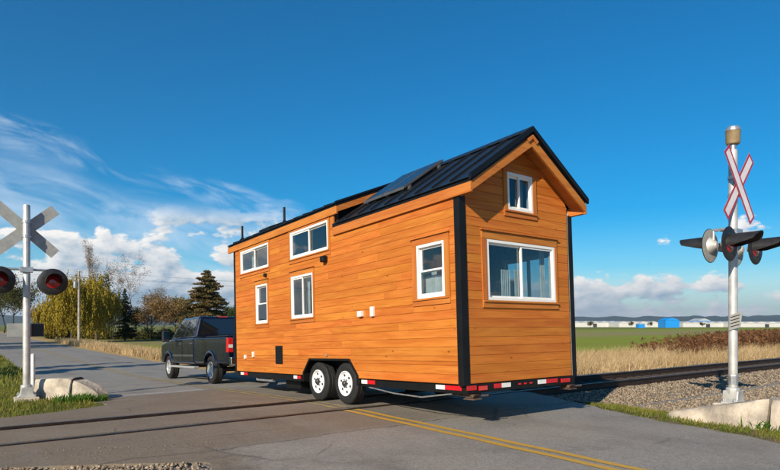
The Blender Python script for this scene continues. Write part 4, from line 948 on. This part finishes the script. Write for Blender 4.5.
mb.path([(-.265, -.24, zt_ - .05), (-.25, -.23, zt_ + hs_ * .5), (-.19, -.22, zt_ + hs_ + .0), (-.1, -.21, zt_ + hs_ + .045), (.1, -.19, zt_ + hs_ + .045), (.2, -.18, zt_ + hs_ - .02), (.265, -.17, zt_ - .05)], .022, 8); mb.build('strap', 'trim', bl, smooth=40)
# ------------------------------------------------------------------ trees and plants
def tube_arrays(segs, n=5):
    segs = np.array(segs, float)          # p0(3) p1(3) r0 r1
    p0, p1, r0, r1 = segs[:, :3], segs[:, 3:6], segs[:, 6], segs[:, 7]
    d = p1 - p0; d /= np.linalg.norm(d, axis=1, keepdims=True) + 1e-9
    ref = np.where(np.abs(d[:, 2:3]) < .9, np.array([[0, 0, 1.]]), np.array([[1., 0, 0]]))
    a = np.cross(d, ref); a /= np.linalg.norm(a, axis=1, keepdims=True); b = np.cross(d, a)
    t = np.arange(n) * 2 * np.pi / n; ring = a[:, None] * np.cos(t)[None, :, None] + b[:, None] * np.sin(t)[None, :, None]
    V = np.concatenate([p0[:, None] + ring * r0[:, None, None], p1[:, None] + ring * r1[:, None, None]], 1)
    k = np.arange(n); f = np.stack([k, (k + 1) % n, n + (k + 1) % n, n + k], -1)
    F = f[None] + (np.arange(len(segs)) * 2 * n)[:, None, None]
    return V.reshape(-1, 3), F.reshape(-1, 4)
def leaf_arrays(P, size, droop=0., elong=1.):
    n = len(P); s = size * rng.uniform(.5, 1.4, (n, 1))
    a = rng.normal(0, 1, (n, 3)); a /= np.linalg.norm(a, axis=1, keepdims=True)
    if droop: a = a * (1 - droop) + np.array([0, 0, -1.]) * droop; a /= np.linalg.norm(a, axis=1, keepdims=True)
    b = np.cross(a, rng.normal(0, 1, (n, 3))); b /= np.linalg.norm(b, axis=1, keepdims=True) + 1e-9
    A, B_ = a * s * elong, b * s * .55
    V = np.stack([P - A, P + B_, P + A, P - B_], 1); F = np.arange(n * 4).reshape(n, 4)
    return V.reshape(-1, 3), F
def grow(h, levels, spread, ntop, trunk_frac=.35, up=.5, r0=None, rs=None):
    r = rs; segs = []; tips = []
    r0 = r0 or h * .022
    def br(p, d, L, rad, lv):
        nseg = 4; q = p.copy(); dd = d.copy()
        for k in range(nseg):
            dd = dd + r.normal(0, .13, 3) + np.array([0, 0, .05 * up]); dd /= np.linalg.norm(dd)
            q2 = q + dd * L / nseg; ra, rb = rad * (1 - .62 * k / nseg), rad * (1 - .62 * (k + 1) / nseg)
            segs.append((*q, *q2, ra, rb)); q = q2
            if lv < levels and k >= 1:
                for _ in range(1 if lv else ntop):
                    az = r.uniform(0, 6.28); t = r.uniform(.45, 1.) * spread
                    o = np.array([math.cos(az), math.sin(az), 0]); nd = dd * math.cos(t) + o * math.sin(t) + np.array([0, 0, .25 * up]); nd /= np.linalg.norm(nd)
                    br(q, nd, L * r.uniform(.45, .72), rb * .62, lv + 1)
            if lv >= levels - 1: tips.append(q.copy())
        if lv < levels: br(q, dd + r.normal(0, .25, 3), L * .6, rad * .38, lv + 1)
    tr = h * trunk_frac; top = np.array([r.normal(0, .1), r.normal(0, .1), tr]); segs.append((0, 0, -.3, *(top * .5), r0 * 1.25, r0)); segs.append((*(top * .5), *top, r0, r0 * .85))
    br(top, np.array([0, 0, 1.]), h * (1 - trunk_frac) * .62, r0 * .85, 0)
    return segs, np.array(tips)
BARK = {'grey': mat('grey_bark', (.10, .085, .07), .9, 0, .3, 3), 'brown': mat('brown_bark', (.085, .055, .035), .9, 0, .3, 3), 'pale': mat('pale_bark', (.20, .165, .13), .9, 0, .3, 3), 'dark': mat('dark_bark', (.035, .028, .022), .9, 0, .3, 3)}
LEAF = {
    'willow': leafmat('willow_spring_leaf', ((.28, .205, .018), (.43, .305, .028), (.15, .13, .016))),
    'olive': leafmat('olive_leaf', ((.07, .075, .016), (.13, .115, .026), (.04, .045, .012))),
    'green': leafmat('green_leaf', ((.055, .10, .018), (.095, .14, .026), (.03, .055, .012))),
    'brown': leafmat('budding_brown_twigs', ((.20, .115, .04), (.32, .19, .065), (.11, .08, .03))),
    'russet': leafmat('russet_twigs', ((.26, .17, .085), (.36, .24, .12), (.16, .10, .05))),
    'conifer': leafmat('dark_conifer_needles', ((.022, .038, .012), (.045, .062, .018), (.012, .02, .008)), trans=.08),
    'cedar': leafmat('bronze_conifer_needles', ((.085, .070, .022), (.22, .135, .045), (.04, .045, .014)), trans=.1),
    'bramble': leafmat('bramble_stems', ((.15, .065, .028), (.26, .125, .052), (.085, .042, .02)), scale=.25),
    'drygrass': leafmat('dry_grass_blades', ((.50, .35, .17), (.64, .47, .26), (.34, .23, .11)), scale=.4, trans=.3),
    'grass': leafmat('grass_blades', ((.105, .145, .016), (.20, .20, .03), (.27, .21, .06)), scale=1.2, trans=.3),
    'weed': leafmat('weed_leaves', ((.06, .15, .015), (.10, .20, .02), (.05, .10, .012)), scale=3., trans=.3)}
def place(root, segs, n, bark, P, leaf, size, droop=0., elong=1., twig=None):
    V, F = tube_arrays(segs, n); arrays('trunk', V, F, BARK[bark], root, True)
    if P is not None and len(P):
        V, F = leaf_arrays(P, size, droop, elong)
        if twig is not None:
            pass
        arrays('crown', V, F, LEAF[leaf], root)
def around(tips, n, s, r, zs=1.):
    return tips[r.integers(0, len(tips), n)] + r.normal(0, 1, (n, 3)) * s * np.array([1, 1, zs])
def tree(kind, X, Y, h, label, seed, group=None, name=None):
    r = np.random.default_rng(seed); z = float(G(X, Y))
    root = empty(name or 'tree', (X, Y, z), (0, 0, r.uniform(0, 6.28))); tag(root, label, 'tree', group)
    if kind == 'willow':
        segs, tips = grow(h, 3, 1.0, 4, .18, .25, rs=r, r0=h * .03)
        top = tips[tips[:, 2] > h * .22]; P = []
        for t in top[r.integers(0, len(top), 900)]:
            L = r.uniform(.15, .62) * h; k = int(L / .11) + 2; s = np.linspace(0, 1, k)[:, None]; o = r.normal(0, .35, 3); dr = np.array([r.normal(0, .18), r.normal(0, .18), -1.])
            q = t + o + dr * L * s + r.normal(0, .05, (k, 3)); P.append(q)
        P = np.concatenate(P); P = P[P[:, 2] > .15]; place(root, segs, 5, 'brown', P, 'willow', .105, .72, 1.25)
    elif kind in ('bare', 'poplar'):
        up = 2.6 if kind == 'poplar' else .8
        segs, tips = grow(h, 4, .55 if kind == 'poplar' else .8, 2, .18 if kind == 'poplar' else .3, up, rs=r, r0=h * .013)
        if kind == 'poplar': segs = [tuple(np.array(s) * np.array([.45, .45, 1, .45, .45, 1, 1, 1])) for s in segs]; tips = tips * np.array([.45, .45, 1])
        tw = around(tips, 2600, .22, r, 1.2); place(root, segs, 4, 'pale' if kind == 'poplar' else 'grey', tw, 'russet' if kind == 'poplar' else 'brown', .040, 0., 4.)
    elif kind == 'dead':
        segs, tips = grow(h, 3, .7, 2, .45, .8, rs=r, r0=h * .012); place(root, segs, 4, 'dark', None, None, 0)
    elif kind in ('olive', 'brown', 'green', 'russet'):
        segs, tips = grow(h, 3, 1.1, 4, .08 if kind in ('brown', 'russet') else .14, .35, rs=r, r0=h * .018)
        n = {'olive': 5200, 'green': 6500, 'brown': 4200, 'russet': 3600}[kind]
        P = around(tips, n, .055 * h, r, .9); P = P[P[:, 2] > .02 * h]; place(root, segs, 5, 'brown' if kind != 'olive' else 'dark', P, kind, .013 * h + .03, .1, 1.2)
    elif kind in ('conifer', 'cedar'):
        segs = [(0, 0, -.3, 0, 0, h * .5, h * .022, h * .014), (0, 0, h * .5, 0, 0, h, h * .014, .01)]; P = []
        z_ = h * (.08 if kind == 'conifer' else .12)
        while z_ < h * .985:
            t = z_ / h; Rr = h * (.20 * (1 - t) ** .80 if kind == 'conifer' else .42 * (1 - t) ** .64) + .10
            for k in range(6 if kind == 'conifer' else 8):
                if r.random() < .12: continue
                az = r.uniform(0, 6.28); L = Rr * r.uniform(.62, 1.15); e = np.array([math.cos(az) * L, math.sin(az) * L, z_ - L * r.uniform(.02, .22)])
                segs.append((0, 0, z_, *e, .03, .008)); m = int((60 if kind == 'conifer' else 95) * L) + 16
                s = r.random(m) ** .65; q = np.array([0, 0, z_]) + (e - np.array([0, 0, z_])) * s[:, None]
                wdt = .26 * L * (1.1 - .5 * s)[:, None]
                q = q + r.normal(0, 1, (m, 3)) * np.array([1, 1, .30]) * wdt * .55; P.append(q)
            z_ += h * (.032 if kind == 'conifer' else .034)
        P = np.concatenate(P); place(root, segs, 5, 'dark', P, kind, .10 if kind == 'conifer' else .13, .25, 1.3)
    return root
def T(kind, px, depth, topy, label, seed, name, group=None):
    X, Y = ray_at(px, depth); z = float(G(X, Y)); h = (325 - topy) / FPX * depth + EYE - z
    return tree(kind, X, Y, h, label, seed, group, name)
T('willow', 72, 74, 284, 'broad yellow weeping willow standing behind the utility pole', 11, 'willow_tree')
T('willow', 97, 82, 290, 'smaller yellow weeping willow in front of the tall bare poplar', 12, 'willow_tree')
T('poplar', 90, 104, 264, 'tall narrow bare poplar rising above the willows', 13, 'poplar_tree')
T('olive', 104, 96, 288, 'dark olive leafed tree between the willows and the spindly trunks', 14, 'broadleaf_tree')
T('olive', 114, 92, 301, 'low dark olive tree at the foot of the spindly trunks', 15, 'broadleaf_tree')
T('dead', 109, 101, 266, 'spindly leafless trunk next to the poplar', 16, 'bare_tree')
T('bare', 136, 98, 270, 'tall thin bare tree behind the small dark spruce', 17, 'bare_tree')
T('dead', 119, 110, 283, 'short leafless trunk close to the small dark spruce', 31, 'bare_tree')
T('conifer', 125, 88, 288, 'small dark spruce among the bare trees', 18, 'spruce_tree')
T('olive', 137, 95, 312, 'low dark bush filling the gap right of the dark spruce', 34, 'broadleaf_tree')
T('brown', 152, 92, 307, 'brown budding shrubby tree right of the low dark bush', 19, 'shrubby_tree')
T('bare', 147, 100, 296, 'low bare tree behind the brown shrubby trees', 32, 'bare_tree')
T('brown', 165, 88, 303, 'round russet brown tree in the middle of the hedge line', 20, 'shrubby_tree')
T('brown', 176, 95, 305, 'brown budding tree beside the small green one', 21, 'shrubby_tree')
T('green', 185, 100, 303, 'small round green tree left of the big bronze conifer', 22, 'broadleaf_tree')
T('cedar', 207, 84, 269, 'big bronze green conifer towering behind the pickup truck', 23, 'conifer_tree')
T('green', 228, 100, 311, 'low green tree almost hidden by the tiny house', 24, 'broadleaf_tree')
T('olive', 14, 138, 289, 'tall dark tree at the far bend of the road', 25, 'broadleaf_tree')
T('olive', 4, 150, 293, 'dark tree at the far end of the road, behind the other', 26, 'broadleaf_tree')
T('brown', 40, 120, 309, 'distant brown tree between the far dark trees and the willow', 27, 'shrubby_tree')
T('willow', 56, 92, 303, 'low yellow willow bush half hidden by the broad willow', 33, 'willow_tree')
for k, (x, y, h) in enumerate(((-6.2, 24.6, 9.5), (-6.6, 27.4, 8.0), (-6.0, 60.0, 9.0), (-6.5, 69., 10.))):
    tree('conifer' if k < 2 else 'olive', x, y, h, ['taller roadside spruce casting the near shadow across the road', 'shorter roadside spruce beside the taller one', 'dense roadside tree casting the middle shadow across the road', 'dense roadside tree casting the farthest shadow across the road'][k], 40 + k, None, 'roadside_tree')
# undergrowth along the tree line
n = 900; px_ = rng.uniform(46, 192, n); dd_ = rng.uniform(92, 112, n); segs = []; LP = []
for a_, b_ in zip(px_, dd_):
    x, y = ray_at(a_, b_); z = float(G(x, y)); h = rng.uniform(.6, 2.3) * (.7 + .3 * math.sin(a_ * .31)); p = np.array([x, y, z])
    for k in range(3):
        q = p + np.array([rng.normal(0, .4), rng.normal(0, .4), h * rng.uniform(.6, 1)]); segs.append((*p, *q, .02, .008)); s_ = rng.random((14, 1)) ** .6; LP.append(p + (q - p) * s_ + rng.normal(0, .16, (14, 3)))
V, F = tube_arrays(segs, 3); V2, F2 = leaf_arrays(np.concatenate(LP), .12, 0, 1.3)
o = arrays('undergrowth', np.concatenate([V, V2]), np.concatenate([F, F2 + len(V)]), LEAF['olive']); tag(o, 'dark tangled undergrowth beneath the tree line', 'undergrowth', kind='stuff')
# --- grasses
def blades(name, P, h, wd, mt, label, lean=.35, cat='grass'):
    P = P[inview(P[:, 0], P[:, 1], P[:, 2])]; n = len(P); hh = h * rng.uniform(.45, 1.3, n); a = rng.uniform(0, 6.28, n)
    s = np.stack([np.cos(a), np.sin(a), np.zeros(n)], -1) * (wd * rng.uniform(.6, 1.4, n))[:, None]
    ln = rng.normal(0, lean, (n, 3)) * hh[:, None]; ln[:, 2] = 0; ln[:, 0] += .12 * hh
    up = np.zeros((n, 3)); up[:, 2] = hh
    mid = P + up * .55 + ln * .35; tip = P + up + ln
    V = np.stack([P - s, P + s, mid + s * .7, tip, mid - s * .7], 1).reshape(-1, 3); b = np.arange(n) * 5
    F = np.concatenate([np.stack([b, b + 1, b + 2, b + 4], -1)]); F3 = np.stack([b + 4, b + 2, b + 3, b + 3], -1)
    V_ = V; Fq = np.concatenate([F, np.stack([b + 4, b + 2, b + 3], -1)[:, [0, 1, 2, 2]]])
    me = bpy.data.meshes.new(name); me.vertices.add(len(V_)); me.vertices.foreach_set('co', V_.astype(np.float32).ravel())
    li = np.concatenate([F.ravel(), F3[:, :3].ravel()]).astype(np.int32); me.loops.add(len(li)); me.loops.foreach_set('vertex_index', li)
    me.polygons.add(2 * n); me.polygons.foreach_set('loop_start', np.concatenate([np.arange(n) * 4, 4 * n + np.arange(n) * 3]).astype(np.int32))
    me.update(calc_edges=True); me.materials.append(LEAF[mt]); o = bpy.data.objects.new(name, me); COL.objects.link(o)
    return tag(o, label, cat, kind='stuff')
def scat(n, v0, v1, u0, u1, f=None, zoff=0.):
    P = np.stack([rng.uniform(v0, v1, n), rng.uniform(u0, u1, n)], -1)
    if f is not None: P = P[f(P[:, 0], P[:, 1])]
    return np.column_stack([P, G(P[:, 0], P[:, 1]) + zoff])
def clump(v, u, s=1.): return .5 + .5 * np.sin(v * 2.3 * s + 1.7 * np.sin(u * 1.9 * s)) * np.sin(u * 2.9 * s + 1.3 * np.sin(v * 2.1 * s))
blades('verge_grass', scat(26000, -4, 2.35, 11.6, 21, lambda v, u: (v < ledge(u) - .06 - .15 * rng.random(len(v))) & (rng.random(len(v)) < .35 + .65 * clump(v, u))), .085, .007, 'grass', 'short green grass around the signal without a bell')
blades('verge_grass', scat(26000, -12, 2.3, 21, 75, lambda v, u: v < ledge(u) - .05), .16, .022, 'grass', 'green roadside grass on the far left verge')
blades('verge_grass', scat(40000, 8.2, 10.9, -.5, 8.3, lambda v, u: (v > redge(u) - .02 + .10 * rng.random(len(v))) & (v < redge(u) + .45 + .95 * rng.random(len(v)) ** 1.4) & (rng.random(len(v)) < .4 + .6 * clump(v, u, 1.6))), .060, .006, 'grass', 'yellowish grass strip between the asphalt and the ballast')
P = np.stack([11 + 95 * rng.random(90000) ** 1.45, 12.9 + 9.5 * rng.random(90000)], -1); P = P[rng.random(len(P)) < (.35 + .65 * clump(P[:, 0], P[:, 1], .5))]
blades('dry_grass', np.column_stack([P, G(P[:, 0], P[:, 1])]), .82, .013, 'drygrass', 'tall straw coloured dry grass beyond the railway', .38)
P = scat(22000, 9.1, 12.2, 20, 80, lambda v, u: rng.random(len(v)) < .3 + .7 * clump(v, u, .6)); blades('dry_grass', P, .55, .016, 'drygrass', 'dry tan grass along the road beside the field', .32)
P = scat(9000, 9.0, 12.6, 12.0, 22, lambda v, u: v > redge(u) + .15); blades('dry_grass', P, .34, .012, 'drygrass', 'thin dry grass on the bank beside the truck', .35)
P = scat(700, 8.95, 9.8, 2.6, 3.9, lambda v, u: (np.hypot((v - 8.98) / .22, (u - 3.25) / .35) < 1)); blades('weeds', P, .15, .014, 'weed', 'bright green weeds at the joint of the concrete blocks', .5, 'weeds')
P = scat(1300, 1.5, 2.6, 13.3, 14.6, lambda v, u: np.hypot((v - 2.1) / .5, (u - 13.85) / .3) < 1); blades('weeds', P, .17, .013, 'weed', 'green tufts at the foot of the mossy concrete block', .45, 'weeds')
# bramble thicket: arching stems with small leaves
n = 4200; c = np.stack([30 + 95 * rng.random(n) ** 1.2, 17.5 + 12 * rng.random(n)], -1); rat = c[:, 0] / c[:, 1]; keep = rng.random(n) < sstep(1.75, 2.25, rat + .12 * np.sin(c[:, 1] * 1.7)); c = c[keep]
segs = []; LP = []
for (x, y) in c:
    z = float(G(x, y)); h = rng.uniform(.5, 1.45) * (.85 + .5 * min(1, max(0, x / y - 1.7))); a = rng.uniform(0, 6.28); L = rng.uniform(.3, 1.0); p = np.array([x, y, z])
    q = p + np.array([math.cos(a) * L * .4, math.sin(a) * L * .4, h]); e = p + np.array([math.cos(a) * L * 1.4, math.sin(a) * L * 1.4, h * .75])
    segs += [(*p, *q, .012, .009), (*q, *e, .009, .004)]
    s = rng.random((16, 1)); LP.append(np.where(s < .5, p + (q - p) * s * 2, q + (e - q) * (s - .5) * 2) + rng.normal(0, .10, (16, 3)))
V, F = tube_arrays(segs, 3); V2, F2 = leaf_arrays(np.concatenate(LP), .085, 0, 1.4)
o = arrays('bramble_thicket', np.concatenate([V, V2]), np.concatenate([F, F2 + len(V)]), LEAF['bramble']); tag(o, 'reddish brown bramble thicket at the field edge', 'thicket', kind='stuff')
# ------------------------------------------------------------------ utility line
def upole(X, Y, h, label, lamp=False):
    z = float(G(X, Y)); r = empty('utility_pole', (X, Y, z)); tag(r, label, 'utility pole', 'poles of the power line')
    mb = MB(); mb.lathe([(.17, -.4), (.16, 1.), (.11, h), (0, h + .01)], (0, 0, 0), n=10); mb.build('shaft', 'pole', r, smooth=40)
    mb = MB(); mb.box(-.9, .9, -.13, -.03, h - .75, h - .63); mb.build('cross_arm', 'pole', r)
    for x in (-.8, 0, .8):
        mb = MB(); zz = h - .63 if x else h; mb.lathe([(.03, 0), (.06, .05), (.04, .10), (.06, .13), (0, .18)], (x, -.08 if x else 0, zz), n=8); mb.build('insulator', 'pvc', r)
    if lamp:
        mb = MB(); mb.lathe([(0, 0), (.19, 0), (.2, .05), (.2, .75), (.12, .82), (0, .83)], (-.38, 0, h - 1.9), n=12); mb.build('transformer', 'galv', r, smooth=40)
    return r, z
PX, PY = ray_at(79, 64.5); p1, pz = upole(PX, PY, 8.2, 'weathered utility pole with a grey transformer by the yellow willow', True)
QX, QY = PX + 46, PY - 3; p2, qz = upole(QX, QY, 8.2, 'utility pole hidden behind the tiny house')
OX, OY = PX - 42, PY + 4; p3, oz = upole(OX, OY, 8.2, 'utility pole across the road from the willow')
for k, (dx, dz) in enumerate(((-.8, -.45), (0, .18), (.8, -.45))):
    mb = MB((PX, PY, 0)); pts = []
    for (A, B_) in (((OX, OY, oz + 8.2), (PX, PY, pz + 8.2)), ((PX, PY, pz + 8.2), (QX, QY, qz + 8.2))):
        for j in range(13):
            t = j / 12; pts.append((A[0] + (B_[0] - A[0]) * t + dx * .2, A[1] + (B_[1] - A[1]) * t + dx, A[2] + (B_[2] - A[2]) * t + dz - .55 * 4 * t * (1 - t)))
    mb.path(pts, .012, 4); o = mb.build('power_line', 'wire'); o.location = (PX, PY, 0); tag(o, ['lower power line wire on the road side of the poles', 'topmost power line wire over the poles', 'lower power line wire on the field side of the poles'][k], 'wire', 'wires of the power line')
# ------------------------------------------------------------------ far buildings
def shed(x0, x1, depth, topy, mt, rmt, label, name, wd=40., bays=1, door=0):
    X0, Y0 = ray_at(x0, depth); X1, Y1 = ray_at(x1, depth); L = math.hypot(X1 - X0, Y1 - Y0); z = float(G((X0 + X1) / 2, (Y0 + Y1) / 2))
    H = (325 - topy) / FPX * depth + EYE - z
    r = empty(name, ((X0 + X1) / 2, (Y0 + Y1) / 2, z), (0, 0, math.atan2(Y1 - Y0, X1 - X0))); tag(r, label, 'building', 'far buildings across the field')
    eh = H * .72; mb = MB(); mb.box(-L / 2, L / 2, 0, wd, -1, eh); mb.build('wall', mt, r)
    bw = L / bays
    for k in range(bays):
        a = -L / 2 + k * bw; mb = MB(); mb.prism([(a - .1, eh + .02), (a + bw / 2, H), (a + bw + (.1 if k == bays - 1 else 0), eh + .02)], 1, -.3, wd + .3); mb.build('roof', rmt, r)
    for k in range(door):
        a = -L / 2 + (k + .5) * L / door; mb = MB(); mb.box(a - 2.2, a + 2.2, -.12, -.02, 0, min(4.2, eh * .8)); mb.build('door', 'darkopen', r)
    return r
shed(572, 618, 640, 321.0, 'gh', 'ghroof', 'long white greenhouse half hidden by the tiny house', 'greenhouse', bays=5, door=1)
shed(619, 659, 610, 321.3, 'gh', 'gh', 'white greenhouse next to the bright blue hall', 'greenhouse', bays=4, door=0)
shed(683, 733, 620, 321.4, 'gh', 'ghroof', 'white greenhouse between the bright blue hall and the signal mast', 'greenhouse', bays=6, door=1)
shed(734, 800, 600, 321.6, 'gh', 'gh', 'white greenhouse beyond the bramble thicket', 'greenhouse', bays=6, door=1)
shed(665.5, 679.5, 500, 317.6, 'blue', 'blue', 'bright blue hall standing in front of the greenhouses', 'blue_hall', wd=14)
shed(698, 711, 760, 318.4, 'blue', 'ghroof', 'distant blue building behind the greenhouses', 'blue_building', wd=25)
shed(639, 645, 450, 322.6, 'blue', 'ghroof', 'small blue shed in the field', 'blue_shed', wd=6)
for k, (px, d, ty) in enumerate(((590, 330, 322.5), (631, 420, 322.8), (650, 430, 322.9), (703, 400, 322.9))):
    X, Y = ray_at(px, d); h = (325 - ty) / FPX * d + EYE + .85
    tree('olive', X, Y, h, ['lone dark bush in the green field', 'dark bush in front of the greenhouses', 'dark bush by the small blue shed', 'dark bush right of the bright blue hall'][k], 70 + k, None, 'field_bush')
# ------------------------------------------------------------------ hills
def ridge(name, dist, hfun, mt, a0=-40, a1=130, n=420, back=1500):
    V = []; F = []
    for k in range(n + 1):
        a = R(a0 + (a1 - a0) * k / n); h = hfun(math.degrees(a)); x, y = math.sin(a), math.cos(a)
        V += [(x * (dist - back * .45), y * (dist - back * .45), -2.), (x * (dist - back * .2), y * (dist - back * .2), h * .62), (x * dist, y * dist, h), (x * (dist + back), y * (dist + back), -2.)]
    for k in range(n):
        for j in range(3): F.append((4 * k + j, 4 * k + 4 + j, 4 * k + 5 + j, 4 * k + 1 + j))
    return tag(arrays(name, V, F, mt, smooth=True), kind='structure')
rr = np.random.default_rng(3); ph = rr.uniform(0, 6.28, 12); fr = rr.uniform(.2, 6., 12)
def h1(a): return 66 + sum(4.0 / (1 + .4 * f) * math.sin(f * a + p) for f, p in zip(fr, ph)) + 6 * math.sin(a * .11 + 1) + rr.normal(0, 1.0)
ridge('hills', 5000, h1, mat('forest_hills', (.018, .036, .034), .95, 0, .3, .01))
def h2(a): return 60 + 100 * math.exp(-((a - 57.5) / 3.2) ** 2) * (.8 + .2 * math.sin(a * 2.1)) + 130 * math.exp(-((a - 20) / 9.0) ** 2) + 25 * math.sin(a * 1.3) + rr.normal(0, 3)
ridge('mountains', 13000, h2, mat('distant_mountains', (.05, .07, .06), .95, 0, .2, .001), back=1500)
# ------------------------------------------------------------------ air
mb = MB(); mb.box(-15600, 15600, -15600, 15600, -3.5, 420)
hz = mb.build('haze', 'wire'); hz.data.materials.clear(); hm = bpy.data.materials.new('haze_air'); hm.use_nodes = True; hn = NT(hm.node_tree); hm.node_tree.nodes.remove(hm.node_tree.nodes['Principled BSDF'])
pv = hn.n('ShaderNodeVolumePrincipled', i={'Color': (.72, .86, 1., 1), 'Density': 7.5e-5, 'Anisotropy': .2}); hn.set(hm.node_tree.nodes['Material Output'].inputs['Volume'], pv); hz.data.materials.append(hm); tag(hz, 'thin pale blue air haze over the fields', 'haze', kind='stuff')
